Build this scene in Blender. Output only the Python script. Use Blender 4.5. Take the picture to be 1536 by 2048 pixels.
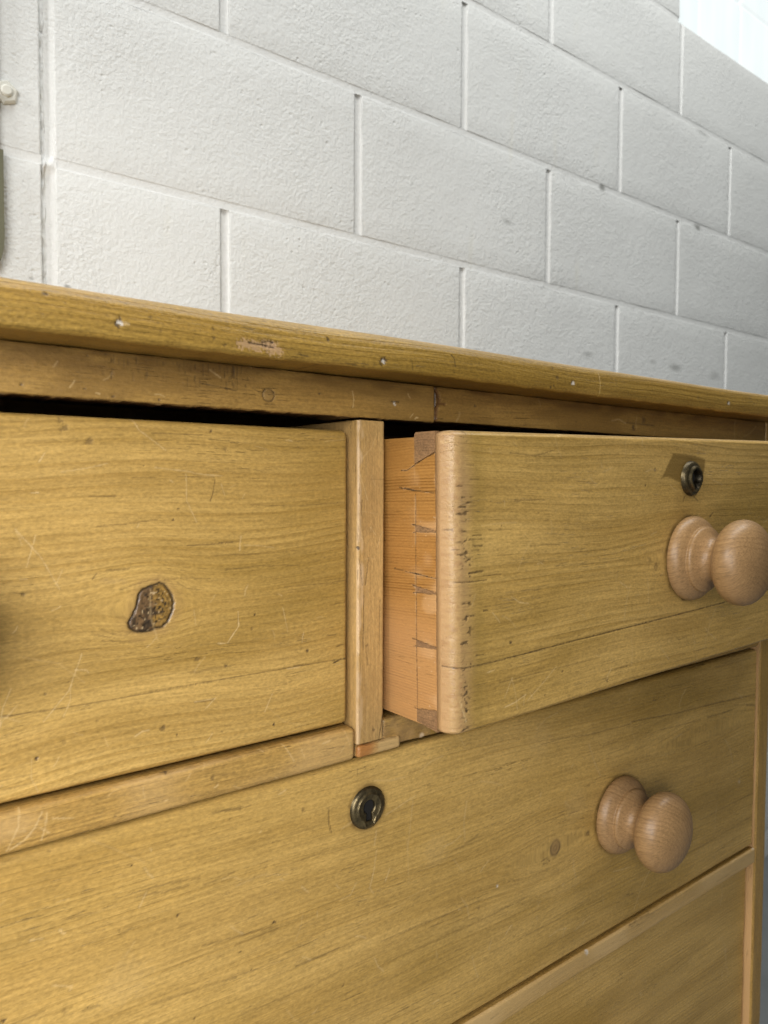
import bpy, math, random
import numpy as np
from mathutils import Matrix, Vector

for o in list(bpy.data.objects): bpy.data.objects.remove(o)
S = bpy.context.scene
COL = S.collection
ZC = 0.93                                   # camera height above the floor

# ------------------------------------------------------------------ camera
cam = bpy.data.cameras.new('camera')
cam.sensor_fit = 'HORIZONTAL'; cam.sensor_width = 36; cam.lens = 35.038
cam.clip_start = .01; cam.clip_end = 100
cam.dof.use_dof = True; cam.dof.focus_distance = .47; cam.dof.aperture_fstop = 18
co = bpy.data.objects.new('camera', cam); COL.objects.link(co)
R_ = Vector((0.79057396, -0.61234432, 0.00522036)); U_ = Vector((0.02213457, 0.03709433, 0.9990666)); F_ = Vector((0.61196641, 0.78972048, -0.04287979))
co.matrix_world = Matrix(((R_.x, U_.x, -F_.x, 0), (R_.y, U_.y, -F_.y, 0), (R_.z, U_.z, -F_.z, ZC), (0, 0, 0, 1)))
S.camera = co

# ------------------------------------------------------------------ light
w = bpy.data.worlds.new('World'); S.world = w; w.use_nodes = True
bg = w.node_tree.nodes['Background']; bg.inputs[0].default_value = (.90, .99, .97, 1); bg.inputs[1].default_value = .05
S.view_settings.view_transform = 'Standard'; S.view_settings.look = 'None'
S.view_settings.exposure = 0; S.view_settings.gamma = 1
def area(name, loc, target, sx, sy, energy, col, spread=180):
    l = bpy.data.lights.new(name, 'AREA'); l.shape = 'RECTANGLE'; l.size = sx; l.size_y = sy; l.energy = energy; l.color = col; l.spread = math.radians(spread)
    o = bpy.data.objects.new(name, l); COL.objects.link(o); o.location = loc
    o.rotation_euler = (Vector(target) - Vector(loc)).to_track_quat('-Z', 'Y').to_euler()
    return o
area('left_key_light', (-.66, -.44, ZC + .08), (-.30, .36, ZC - .22), .8, .9, 9.4, (1, .985, .97), 96)  # added soft key, unseen at left, narrowed to darken the right-hand fronts
area('ceiling_light', (.95, .06, ZC + 1.95), (1.15, .80, ZC + .2), 2.2, .4, 36, (.99, 1, .985))
area('far_left_light', (-3.2, -.15, ZC + 1.45), (.7, .8, ZC + .1), 1.2, 1.4, 88, (1, .995, .98))  # added lamp, unseen far left, to light the wall joints from that side

# ------------------------------------------------------------------ node helpers
class NT:
    def __init__(s, name):
        s.m = bpy.data.materials.new(name); s.m.use_nodes = True
        s.t = s.m.node_tree; s.t.nodes.clear()
        s.out = s.n('ShaderNodeOutputMaterial')
    def n(s, typ, **kw):
        nd = s.t.nodes.new(typ)
        for k, v in kw.items(): setattr(nd, k, v)
        return nd
    def put(s, sock, v):
        if isinstance(v, bpy.types.NodeSocket): s.t.links.new(v, sock)
        elif v is not None:
            if isinstance(v, tuple) and len(v) == 3 and sock.type == 'RGBA': v = v + (1,)
            sock.default_value = v
    def math(s, op, a, b=None, c=None, clamp=False):
        nd = s.n('ShaderNodeMath', operation=op, use_clamp=clamp)
        for i, v in enumerate((a, b, c)):
            if v is not None: s.put(nd.inputs[i], v)
        return nd.outputs[0]
    def vmul(s, a, v):
        nd = s.n('ShaderNodeVectorMath', operation='MULTIPLY'); s.put(nd.inputs[0], a); s.put(nd.inputs[1], v); return nd.outputs[0]
    def noise(s, vec, scale, detail=2, rough=.5, dist=0):
        nd = s.n('ShaderNodeTexNoise'); s.put(nd.inputs['Vector'], vec); nd.inputs['Scale'].default_value = scale
        nd.inputs['Detail'].default_value = detail; nd.inputs['Roughness'].default_value = rough; nd.inputs['Distortion'].default_value = dist
        return nd.outputs[0]
    def ramp(s, f, *pts):
        nd = s.n('ShaderNodeMapRange', interpolation_type='SMOOTHSTEP'); s.put(nd.inputs[0], f)
        a, b, c, d = pts
        nd.inputs[1].default_value = a; nd.inputs[2].default_value = b; nd.inputs[3].default_value = c; nd.inputs[4].default_value = d
        return nd.outputs[0]
    def mix(s, f, a, b, mode='MIX'):
        nd = s.n('ShaderNodeMix', data_type='RGBA', blend_type=mode)
        s.put(nd.inputs[0], f); s.put(nd.inputs[6], a); s.put(nd.inputs[7], b); return nd.outputs[2]
    def attr(s, name, out=0):
        nd = s.n('ShaderNodeAttribute', attribute_name=name); return nd.outputs[out]
    def bsdf(s, color, rough, normal=None, **kw):
        b = s.n('ShaderNodeBsdfPrincipled'); s.put(b.inputs['Base Color'], color); s.put(b.inputs['Roughness'], rough)
        if normal: s.put(b.inputs['Normal'], normal)
        for k, v in kw.items(): s.put(b.inputs[k.replace('_', ' ')], v)
        s.t.links.new(b.outputs[0], s.out.inputs[0]); return b
    def bump(s, h, strength, dist):
        nd = s.n('ShaderNodeBump'); s.put(nd.inputs['Height'], h); nd.inputs['Strength'].default_value = strength; nd.inputs['Distance'].default_value = dist
        return nd.outputs[0]

def wood(name, early, late, tint, ringn=220, ring=.5, fib=.5, chk=.6, rough=.42, blot=.5, bump=.00030, spec=.48, fine=0.0, stain=.62, amber=(.235, .139, .022)):
    """aged timber: attribute 'gp' = (along the grain, across it, depth), 'mk' = marks, stains and bare spots"""
    g = NT(name)
    gp = g.attr('gp', 1)
    sep = g.n('ShaderNodeSeparateXYZ'); g.put(sep.inputs[0], gp); gx, gy = sep.outputs[0], sep.outputs[1]
    low = g.noise(g.vmul(gp, (2.2, 26, 26)), 1, 3)
    low2 = g.noise(g.vmul(gp, (5, 60, 60)), 1, 2)
    t = g.math('ADD', g.math('MULTIPLY', gy, ringn), g.math('ADD', g.math('MULTIPLY', low, 2.3), g.math('MULTIPLY', low2, 1.1)))
    fr = g.math('FRACT', t)
    ringv = g.math('MULTIPLY', g.ramp(fr, .25, .88, 0, 1), g.ramp(fr, .9, 1.0, 1, 0))
    fl = g.n('ShaderNodeTexWhiteNoise', noise_dimensions='1D'); g.put(fl.inputs['W'], g.math('FLOOR', t))
    ringv = g.math('MULTIPLY', ringv, g.math('MULTIPLY_ADD', fl.outputs[0], .8, .25))
    rmask = g.ramp(g.noise(g.vmul(gp, (7, 40, 40)), 1, 3), .3, .65, .25, 1)
    ringv = g.math('MULTIPLY', ringv, rmask)
    fiber = g.noise(g.vmul(gp, (24, 800, 800)), 1, 3, .65)
    fiber2 = g.noise(g.vmul(gp, (130, 560, 560)), 1, 3, .65)
    speck = g.noise(g.vmul(gp, (420, 800, 800)), 1, 2, .6)
    ck = g.noise(g.vmul(gp, (75, 1500, 1500)), 1, 2, .5)
    ckm = g.ramp(g.noise(g.vmul(gp, (14, 70, 70)), 1, 3), .50, .74, 0, 1)
    check = g.math('MULTIPLY', g.ramp(ck, .63, .69, 0, 1), ckm)
    bl = g.ramp(g.noise(g.vmul(gp, (9, 17, 17)), 1, 4, .6), .3, .7, 0, 1)
    bl2 = g.ramp(g.noise(g.vmul(gp, (4, 55, 55)), 1, 3, .55), .35, .72, 0, 1)
    c = g.mix(g.math('MULTIPLY', ringv, ring, clamp=True), early, late)
    c = g.mix(g.math('MULTIPLY', bl, blot), c, tint)
    c = g.mix(g.math('MULTIPLY', bl2, blot * .8), c, late)
    st = g.math('MULTIPLY', g.ramp(g.noise(g.vmul(gp, (3.2, 11, 11)), 1, 3, .55), .44, .70, 0, 1), stain)
    c = g.mix(st, c, amber)
    pale = g.math('MULTIPLY', g.ramp(g.noise(g.vmul(gp, (6, 30, 31)), 1, 3, .6), .56, .78, 0, 1), stain * .55)
    c = g.mix(pale, c, tuple(min(1, v * 1.16 + .02) for v in early))
    fv = g.math('ADD', g.math('MULTIPLY', fiber, .45), g.math('ADD', g.math('MULTIPLY', fiber2, .22), g.math('MULTIPLY', speck, .53)))
    fv = g.math('MULTIPLY_ADD', g.math('SUBTRACT', fv, .60), 2.7 * fib, 1.0)
    cm = g.n('ShaderNodeCombineXYZ')
    for i in range(3): g.put(cm.inputs[i], fv)
    c = g.mix(1.0, c, cm.outputs[0], 'MULTIPLY')
    dk = tuple(v * .32 for v in late)
    c = g.mix(g.math('MULTIPLY', check, chk, clamp=True), c, dk)
    if fine:
        fi = g.noise(g.vmul(gp, (60, 1500, 900)), 1, 1)
        c = g.mix(g.math('MULTIPLY', g.ramp(fi, .5, .66, 0, 1), fine), c, dk)
    hz = g.noise(gp, 620, 2, .6)
    h = g.math('ADD', g.math('MULTIPLY', fiber, .7), g.math('ADD', g.math('MULTIPLY', fiber2, .5), g.math('MULTIPLY', hz, .5)))
    h = g.math('SUBTRACT', h, g.math('ADD', g.math('MULTIPLY', check, 1.3), g.math('MULTIPLY', ringv, .45)))
    mk = g.n('ShaderNodeAttribute', attribute_name='mk')
    c = g.mix(mk.outputs[3], c, mk.outputs[0])
    ro = g.math('MULTIPLY_ADD', fiber2, .22, rough - .11)
    g.bsdf(c, ro, g.bump(h, 1.0, bump), Specular_IOR_Level=spec)
    return g.m

PINE = wood('waxed_pine', (.565, .362, .112), (.262, .145, .026), (.43, .263, .064), ringn=205, ring=.56, blot=.42, chk=.34, rough=.38, fib=.58, bump=.00028)
PINE_D2 = wood('waxed_pine_straight', (.565, .362, .112), (.262, .145, .026), (.43, .263, .064), ringn=290, ring=.32, blot=.50, chk=.30, rough=.38, fib=.55, bump=.00028)
PINE_RAIL = wood('waxed_pine_rail', (.45, .275, .078), (.24, .125, .026), (.34, .198, .046), ringn=240, ring=.3, blot=.55, chk=.35, fib=.7, bump=.00035)
PINE_TOP = wood('waxed_pine_top', (.37, .23, .050), (.20, .105, .014), (.30, .178, .030), ringn=300, ring=.45, blot=.5, chk=.5, fib=.8, bump=.0004)
PINE_DIV = wood('worn_pine', (.50, .315, .115), (.32, .175, .055), (.43, .255, .085), ringn=120, ring=.2, blot=.4, chk=.3, rough=.5)
RAW = wood('bare_pine', (.36, .172, .042), (.19, .075, .013), (.33, .158, .036), stain=.12, ringn=430, ring=.95, fib=.3, chk=.12, rough=.6, blot=.25, spec=.25)
PIN = wood('end_grain_pine', (.24, .135, .062), (.12, .065, .032), (.28, .16, .074), stain=.1, ringn=700, ring=.5, fib=.7, chk=.3, rough=.7, spec=.2)
BEECH = wood('waxed_beech', (.345, .205, .090), (.20, .112, .045), (.285, .163, .067), stain=.1, ringn=300, ring=.72, fib=.42, chk=.35, rough=.42, blot=.3, spec=.45, bump=.00006, fine=.25)
CARC = wood('old_pine_carcass', (.34, .21, .10), (.2, .12, .05), (.28, .17, .08), ringn=150, ring=.4, rough=.7)

def brass():
    g = NT('aged_brass'); tc = g.n('ShaderNodeTexCoord').outputs['Object']
    n = g.noise(tc, 260, 4, .6); n2 = g.noise(tc, 900, 2)
    c = g.mix(g.ramp(n, .35, .65, 0, 1), (.23, .175, .085), (.10, .078, .042))
    mk = g.n('ShaderNodeAttribute', attribute_name='mk'); c = g.mix(mk.outputs[3], c, mk.outputs[0])
    g.bsdf(c, g.math('MULTIPLY_ADD', n, .25, .26), g.bump(n2, .5, .0001), Metallic=.85); return g.m
BRASS = brass()
g = NT('dark_hollow'); g.bsdf((.006, .005, .004), .9); DARK = g.m

def wall_paint(name, base, scale=1.0, mort=False):
    g = NT(name); pos = g.n('ShaderNodeNewGeometry').outputs['Position']
    big = g.noise(pos, 3.1, 3); tex = g.noise(pos, 260 * scale, 4, .66, 0); mid = g.noise(pos, 80 * scale, 3, .6)
    vor = g.n('ShaderNodeTexVoronoi', feature='F1'); g.put(vor.inputs['Vector'], pos); vor.inputs['Scale'].default_value = 120
    pit = g.math('MULTIPLY', g.ramp(vor.outputs['Distance'], .10, .32, 1, 0), g.ramp(g.noise(pos, 45, 2), .57, .70, 0, 1))
    c = g.mix(g.ramp(big, .3, .7, 0, 1), base, tuple(v * .955 for v in base))
    yel = g.ramp(g.noise(g.vmul(pos, (22, 22, 5)), 1, 3), .64, .82, 0, .25)
    c = g.mix(yel, c, (base[0] * .95, base[1] * .90, base[2] * .74))
    c = g.mix(g.math('MULTIPLY', pit, .08), c, (.42, .42, .36))
    for (x, z, rx, rz, a) in SMUDGE:
        d = g.n('ShaderNodeVectorMath', operation='DISTANCE'); g.put(d.inputs[0], g.vmul(pos, (1 / rx, 0, 1 / rz))); d.inputs[1].default_value = (x / rx, 0, z / rz)
        f = g.math('MULTIPLY', g.ramp(g.math('ADD', d.outputs['Value'], g.math('MULTIPLY', g.math('SUBTRACT', tex, .5), 1.2)), .2, 1.1, 1, 0), a)
        c = g.mix(f, c, (.20, .20, .18))
    h = g.math('ADD', g.math('MULTIPLY', tex, 1.0), g.math('MULTIPLY', mid, .8)); h = g.math('SUBTRACT', h, g.math('MULTIPLY', pit, .5))
    h = g.math('MULTIPLY', h, g.ramp(g.noise(pos, 4.5, 2), .36, .64, .62, 1.1))
    g.bsdf(c, .62, g.bump(h, .45 if mort else .62, .0026), Specular_IOR_Level=.3); return g.m
SMUDGE = [(1.1275, ZC + .230, .022, .007, .35), (1.4146, ZC + .233, .028, .010, .5), (1.335, ZC + .236, .016, .006, .3), (1.163, ZC + .535, .012, .009, .8),
          (1.488, ZC + .531, .016, .008, .8), (.9137, ZC + .421, .014, .006, .4), (.193, ZC + .209, .003, .003, .5), (1.5724, ZC + .2298, .03, .012, .3), (.2285, ZC + .2065, .005, .003, .7),
          (1.5, ZC + .727, .03, .006, .35), (1.405, ZC + .921, .010, .006, .6)]
PAINT = wall_paint('painted_block', (.75, .757, .735))
MORT = wall_paint('painted_mortar', (.755, .76, .74), 1.0, True)
def simple(name, col, rough, nscale=40, amt=.12, bump=.0003, **kw):
    g = NT(name); pos = g.n('ShaderNodeNewGeometry').outputs['Position']; n = g.noise(pos, nscale, 5, .6)
    c = g.mix(n, tuple(v * (1 - amt) for v in col), tuple(v * (1 + amt) for v in col))
    g.bsdf(c, rough, g.bump(n, .5, bump), **kw); return g.m
STEEL = simple('olive_painted_steel', (.125, .122, .075), .5, 60)
BOLT = simple('painted_bolt', (.66, .65, .58), .45, 200, .08)
CONC = simple('concrete_floor', (.19, .20, .20), .7, 9, .25, .002)
def glass():
    g = NT('daylit_glass_block'); tc = g.n('ShaderNodeTexCoord').outputs['Object']
    n = g.noise(g.vmul(tc, (9, 9, 2)), 1, 3)
    e = g.mix(g.ramp(n, .35, .65, 0, 1), (.86, .93, .94, 1), (.97, 1.0, .98, 1))
    b = g.bsdf((.12, .14, .135), .08, None, Emission_Color=e, Emission_Strength=.93); return g.m
GLASS = glass()
g = NT('daylit_glazing_joint'); g.bsdf((.6, .6, .5), .5, None, Emission_Color=(1, 1, .86, 1), Emission_Strength=.95); GJ = g.m

# ------------------------------------------------------------------ object helpers
WO = {}
def link(name, me, mat=None, parent=None, origin=(0, 0, 0), **props):
    o = bpy.data.objects.new(name, me); COL.objects.link(o)
    if mat and not me.materials: me.materials.append(mat)
    o.parent = parent
    pw = WO.get(parent.name, Vector((0, 0, 0))) if parent else Vector((0, 0, 0))
    o.location = Vector(origin) - pw; WO[o.name] = Vector(origin)
    for k, v in props.items(): o[k] = v
    return o
def empty(name, loc, **props):
    o = bpy.data.objects.new(name, None); COL.objects.link(o); o.location = loc; o.empty_display_size = .1; WO[o.name] = Vector(loc)
    for k, v in props.items(): o[k] = v
    return o
def mesh_np(name, V, quads, extra=(), gp=None, mk=None, smooth=True):
    me = bpy.data.meshes.new(name)
    loops = np.concatenate([np.asarray(quads, np.int64).reshape(-1)] + [np.asarray(f, np.int64) for f in extra])
    sizes = np.concatenate([np.full(len(quads), np.asarray(quads).shape[1] if len(quads) else 4), np.array([len(f) for f in extra], int)]).astype(np.int64)
    me.vertices.add(len(V)); me.vertices.foreach_set('co', np.asarray(V, np.float32).ravel())
    me.loops.add(len(loops)); me.loops.foreach_set('vertex_index', loops.astype(np.int32))
    me.polygons.add(len(sizes)); me.polygons.foreach_set('loop_start', np.concatenate([[0], np.cumsum(sizes)[:-1]]).astype(np.int32))
    try: me.polygons.foreach_set('loop_total', sizes.astype(np.int32))
    except Exception: pass
    me.update(calc_edges=True); me.validate()
    me.polygons.foreach_set('use_smooth', np.full(len(me.polygons), smooth))
    if gp is not None:
        a = me.attributes.new('gp', 'FLOAT_VECTOR', 'POINT'); a.data.foreach_set('vector', np.asarray(gp, np.float32).ravel())
    if mk is not None:
        a = me.attributes.new('mk', 'FLOAT_COLOR', 'POINT'); a.data.foreach_set('color', np.asarray(mk, np.float32).ravel())
    return me

def wav(seed, n, fx, fy):
    """smooth random field: n sine waves"""
    r = np.random.RandomState(seed); k = [(r.uniform(.3, 1) * fx * r.choice([-1, 1]), r.uniform(.3, 1) * fy, r.uniform(0, 6.28), r.uniform(.5, 1)) for _ in range(n)]
    nr = sum(a for *_, a in k)
    return lambda x, y: sum(a * np.sin(6.283 * (p * x + q * y) + ph) for p, q, ph, a in k) / nr * 1.6
def vnoise(x, y, seed, f):
    """value noise"""
    r = np.random.RandomState(seed).rand(256, 256)
    u, v = x * f + 1000, y * f + 1000
    i, j = np.floor(u).astype(int), np.floor(v).astype(int); a, b = u - i, v - j; a = a * a * (3 - 2 * a); b = b * b * (3 - 2 * b)
    q = lambda m, n: r[m % 256, n % 256]
    return (q(i, j) * (1 - a) + q(i + 1, j) * a) * (1 - b) + (q(i, j + 1) * (1 - a) + q(i + 1, j + 1) * a) * b
def sst(a, b, x): t = np.clip((x - a) / (b - a), 0, 1); return t * t * (3 - 2 * t)
def polydist(X, Z, pts):
    d = np.full(X.shape, 9.0)
    if len(pts) == 1: return np.hypot(X - pts[0][0], Z - pts[0][1])
    for (x0, z0), (x1, z1) in zip(pts[:-1], pts[1:]):
        dx, dz = x1 - x0, z1 - z0; t = np.clip(((X - x0) * dx + (Z - z0) * dz) / (dx * dx + dz * dz + 1e-12), 0, 1)
        d = np.minimum(d, np.hypot(X - x0 - t * dx, Z - z0 - t * dz))
    return d
def inside(X, Z, pts):
    c = np.zeros(X.shape, bool)
    for (x0, z0), (x1, z1) in zip(pts, pts[1:] + pts[:1]):
        k = ((z0 > Z) != (z1 > Z)) & (X < (x1 - x0) * (Z - z0) / (z1 - z0 + 1e-12) + x0); c ^= k
    return c
MARKS={
 'LD':[('o',0.00161,0.55,[(0.09369,0.02726)]),
  ('o',0.00185,0.5,[(0.0954,0.02344)]),
  ('o',0.00189,0.55,[(0.10653,0.01738)]),
  ('o',0.00054,0.8,[(0.13248,0.00649)]),
  ('o',0.00076,0.7,[(0.15035,-0.0151)]),
  ('o',0.00076,0.8,[(0.14766,-0.02089)]),
  ('o',0.00132,0.4,[(0.17679,0.01565)]),
  ('o',0.00157,0.6,[(0.16043,-0.09397)]),
  ('o',0.00107,0.6,[(0.1766,-0.09981)]),
  ('o',0.00153,0.6,[(0.14162,-0.12696)]),
  ('o',0.00112,0.9,[(0.20578,-0.13736)]),
  ('o',0.00092,0.9,[(0.08149,-0.12879)]),
  ('o',0.0007,0.7,[(0.09592,-0.09559)]),
  ('o',0.0013,0.8,[(0.22748,-0.09895)]),
  ('o',0.00064,0.9,[(0.14901,-0.13211)]),
  ('o',0.0006,0.5,[(0.10874,-0.11666)]),
  ('o',0.00058,0.6,[(0.08553,-0.09949)]),
  ('o',0.00104,0.8,[(0.16832,0.02504)]),
  ('o',0.00055,0.9,[(0.19371,-0.07439)]),
  ('o',0.00082,0.5,[(0.19216,-0.08167)]),
  ('o',0.00117,0.3,[(0.09356,-0.12367)]),
  ('o',0.0009,0.6,[(0.07706,-0.05279)]),
  ('o',0.00051,0.6,[(0.14298,-0.05113)]),
  ('d',0.00047,0.55,[(0.17073,2e-05),(0.16956,-0.00733),(0.16785,-0.01177)]),
  ('d',0.00038,0.7,[(0.10623,-0.00857),(0.11864,-0.00868)]),
  ('d',0.00037,0.55,[(0.10977,-0.0229),(0.12309,-0.02214),(0.13934,-0.0204)]),
  ('d',0.00042,0.75,[(0.15505,-0.03424),(0.16746,-0.03407),(0.18066,-0.0339)]),
  ('d',0.00052,0.55,[(0.06664,-0.10661),(0.0876,-0.10735),(0.10954,-0.10755),(0.14204,-0.10722),(0.18127,-0.10705),(0.22244,-0.10665),(0.2553,-0.10731)]),
  ('d',0.0009,0.8,[(0.24591,-0.10866),(0.25094,-0.10729),(0.2553,-0.10731)]),
  ('d',0.00075,0.7,[(0.24839,-0.09911),(0.25381,-0.09833)]),
  ('d',0.00059,0.6,[(0.24127,-0.09163),(0.24729,-0.09208)]),
  ('d',0.00052,0.7,[(0.10764,-0.04789),(0.10929,-0.04562)]),
  ('d',0.00032,0.5,[(0.12697,0.00054),(0.13874,0.00061)]),
  ('d',0.00036,0.5,[(0.14993,0.00119),(0.17045,0.00081)]),
  ('d',0.00037,0.6,[(0.12035,-0.05426),(0.12574,-0.05275),(0.13527,-0.05053),(0.13988,-0.05039)]),
  ('d',0.00031,0.45,[(0.14298,-0.05113),(0.15359,-0.05067),(0.16736,-0.05251)]),
  ('d',0.00034,0.5,[(0.11063,-0.07226),(0.11653,-0.0754),(0.12256,-0.07713),(0.12552,-0.07576)]),
  ('d',0.00034,0.5,[(0.11174,-0.07821),(0.12253,-0.0801),(0.13248,-0.08063)]),
  ('d',0.00031,0.5,[(0.10827,-0.07487),(0.11771,-0.07751)]),
  ('d',0.00031,0.5,[(0.14982,-0.05321),(0.1541,-0.05614),(0.16175,-0.05784)]),
  ('d',0.00042,0.5,[(0.15864,-0.11664),(0.16903,-0.11717),(0.16931,-0.11668)]),
  ('d',0.00041,0.45,[(0.21259,-0.06082),(0.23597,-0.06075),(0.25549,-0.05993)]),
  ('d',0.00039,0.45,[(0.17595,-0.04836),(0.19684,-0.04761),(0.22242,-0.04875)]),
  ('d',0.00036,0.4,[(0.13743,-0.0993),(0.15599,-0.1004),(0.18159,-0.10028)]),
  ('d',0.00042,0.5,[(0.24298,-0.07374),(0.25517,-0.07314)]),
  ('d',0.00036,0.4,[(0.17025,-0.04002),(0.19685,-0.041),(0.22574,-0.04034)]),
  ('d',0.00037,0.4,[(0.19083,-0.01398),(0.2224,-0.01506),(0.2535,-0.01322)]),
  ('s',0.00057,0.6,[(0.08441,0.00731),(0.08571,0.00938),(0.08701,0.01146)]),
  ('s',0.00052,0.35,[(0.09382,0.00288),(0.10456,0.00464),(0.11501,0.00717)]),
  ('s',0.00077,0.4,[(0.13802,0.00559),(0.15395,0.00403),(0.16375,0.00232),(0.17444,0.00162)]),
  ('s',0.00068,0.6,[(0.08084,-0.00674),(0.08422,-0.00654)]),
  ('s',0.00045,0.5,[(0.08268,-0.02585),(0.08047,-0.03372),(0.07849,-0.04064)]),
  ('s',0.00046,0.35,[(0.09413,-0.04241),(0.09097,-0.04939)]),
  ('s',0.00054,0.65,[(0.17174,-0.08728),(0.17723,-0.088),(0.18404,-0.07934),(0.18347,-0.07139)]),
  ('s',0.00056,0.5,[(0.20453,-0.12009),(0.19978,-0.12969)]),
  ('s',0.00047,0.5,[(0.09891,-0.09036),(0.10392,-0.09112),(0.10528,-0.09278)]),
  ('s',0.00062,0.4,[(0.12922,-0.02406),(0.12998,-0.02236)]),
  ('s',0.00076,0.4,[(0.14597,-0.00061),(0.14754,-0.00161)]),
  ('s',0.00042,0.4,[(0.15838,-0.06799),(0.15943,-0.07596)]),
  ('s',0.0004,0.5,[(0.17413,-0.0026),(0.17611,-0.00843)]),
  ('s',0.00045,0.5,[(0.21129,-0.07203),(0.21453,-0.08574)]),
  ('s',0.00057,0.6,[(0.21419,-0.10742),(0.22244,-0.10781)]),
  ('s',0.00053,0.5,[(0.15864,-0.11638),(0.16989,-0.11652)]),
  ('h',0.00073,0.35,[(0.11229,-0.04898),(0.12282,-0.05054)]),
  ('K',0.00063,1,[(0.14033,-0.05234),(0.14251,-0.05317),(0.14471,-0.05601),(0.14674,-0.05918),(0.14757,-0.0626),(0.14738,-0.06592),(0.14598,-0.06945),(0.14424,-0.07292),(0.1415,-0.07493),(0.13779,-0.07516),(0.13545,-0.0762),(0.13116,-0.07633),(0.12759,-0.07557),(0.12503,-0.07365),(0.12441,-0.071),(0.12637,-0.06766),(0.12801,-0.0646),(0.12902,-0.06081),(0.1297,-0.05731),(0.13168,-0.05489),(0.13498,-0.05387),(0.13797,-0.05313)])],
 'D2':[('o',0.00144,0.5,[(0.22328,-0.1909)]),
  ('o',0.00062,0.9,[(0.124,-0.19174)]),
  ('o',0.00078,0.9,[(0.14782,-0.22549)]),
  ('o',0.00113,0.9,[(0.2042,-0.24959)]),
  ('o',0.00082,0.8,[(0.18302,-0.25869)]),
  ('o',0.00056,0.7,[(0.19916,-0.21623)]),
  ('o',0.00113,0.9,[(0.06539,-0.24428)]),
  ('o',0.00106,0.6,[(0.25133,-0.30636)]),
  ('o',0.0032,0.6,[(0.48895,-0.28175)]),
  ('o',0.0014,0.5,[(0.36695,-0.29951)]),
  ('o',0.00067,0.8,[(0.17675,-0.18321)]),
  ('o',0.00055,0.8,[(0.18938,-0.27143)]),
  ('o',0.00053,0.8,[(0.15621,-0.28476)]),
  ('o',0.00093,0.5,[(0.08582,-0.17295)]),
  ('o',0.00142,0.4,[(0.09189,-0.25186)]),
  ('o',0.00062,0.5,[(0.11779,-0.22223)]),
  ('o',0.00061,0.8,[(0.2676,-0.17579)]),
  ('d',0.00053,0.6,[(0.24054,-0.19378),(0.24092,-0.20293),(0.24271,-0.20949)]),
  ('d',0.00038,0.65,[(0.16723,-0.17677),(0.18031,-0.17786),(0.18933,-0.17889)]),
  ('d',0.00038,0.6,[(0.17153,-0.17713),(0.18329,-0.17922)]),
  ('d',0.00046,0.5,[(0.12813,-0.20609),(0.14366,-0.20691),(0.16,-0.20965)]),
  ('d',0.00043,0.5,[(0.16138,-0.21361),(0.17137,-0.21421),(0.18018,-0.21267)]),
  ('d',0.00038,0.5,[(0.12685,-0.20821),(0.14099,-0.21046),(0.15389,-0.21165)]),
  ('d',0.00049,0.55,[(0.1612,-0.24687),(0.18305,-0.24942),(0.20645,-0.25245)]),
  ('d',0.00039,0.5,[(0.18003,-0.25388),(0.19532,-0.25406),(0.20677,-0.25431)]),
  ('d',0.00043,0.4,[(0.13272,-0.26684),(0.16534,-0.27014),(0.19216,-0.27228)]),
  ('d',0.00044,0.4,[(0.1829,-0.29452),(0.22131,-0.29671),(0.28313,-0.29698)]),
  ('d',0.00041,0.35,[(0.20809,-0.21966),(0.22806,-0.2192),(0.25655,-0.22123)]),
  ('d',0.0005,0.4,[(0.28308,-0.29047),(0.31732,-0.29171),(0.36835,-0.29426)]),
  ('d',0.00051,0.4,[(0.28318,-0.30512),(0.33993,-0.30872),(0.42095,-0.30874)]),
  ('d',0.00057,0.35,[(0.379,-0.33629),(0.4444,-0.33838),(0.4937,-0.33786)]),
  ('d',0.00102,0.55,[(0.54547,-0.20206),(0.61194,-0.20784),(0.68752,-0.21148),(0.75958,-0.21623)]),
  ('d',0.00144,0.5,[(0.66885,-0.22197),(0.69181,-0.22346),(0.71465,-0.22332)]),
  ('d',0.00152,0.5,[(0.74248,-0.22393),(0.7719,-0.22929)]),
  ('d',0.00064,0.4,[(0.44119,-0.19577),(0.48996,-0.20125),(0.5441,-0.20392)]),
  ('d',0.00113,0.3,[(0.5893,-0.21823),(0.65555,-0.22224)]),
  ('d',0.00099,0.3,[(0.65978,-0.31849),(0.77148,-0.31812)]),
  ('d',0.00096,0.3,[(0.59405,-0.34545),(0.7728,-0.34216)]),
  ('d',0.00046,0.6,[(0.26194,-0.17508),(0.26158,-0.17932)]),
  ('d',0.00171,0.25,[(0.33604,-0.25201),(0.35085,-0.25029),(0.36664,-0.24616)]),
  ('d',0.00095,0.5,[(0.43286,-0.28658),(0.43858,-0.28606),(0.44213,-0.2895)]),
  ('d',0.00076,0.5,[(0.43464,-0.28946),(0.44042,-0.29051)]),
  ('s',0.0005,0.5,[(0.27638,-0.23038),(0.2745,-0.2425),(0.27183,-0.25116)]),
  ('s',0.00062,0.6,[(0.26053,-0.27934),(0.26508,-0.28106),(0.26892,-0.28379)]),
  ('s',0.00044,0.45,[(0.17711,-0.24161),(0.18006,-0.2455),(0.18456,-0.24887)]),
  ('s',0.0006,0.5,[(0.24639,-0.24263),(0.24857,-0.24521)]),
  ('s',0.00049,0.4,[(0.26113,-0.24601),(0.25668,-0.2523),(0.24932,-0.25285)]),
  ('s',0.00091,0.6,[(0.39434,-0.32929),(0.39744,-0.32598),(0.40059,-0.32416)]),
  ('s',0.00063,0.6,[(0.28362,-0.25188),(0.28521,-0.24918),(0.28678,-0.24549)]),
  ('s',0.00047,0.5,[(0.2748,-0.22672),(0.2763,-0.21765)]),
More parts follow.
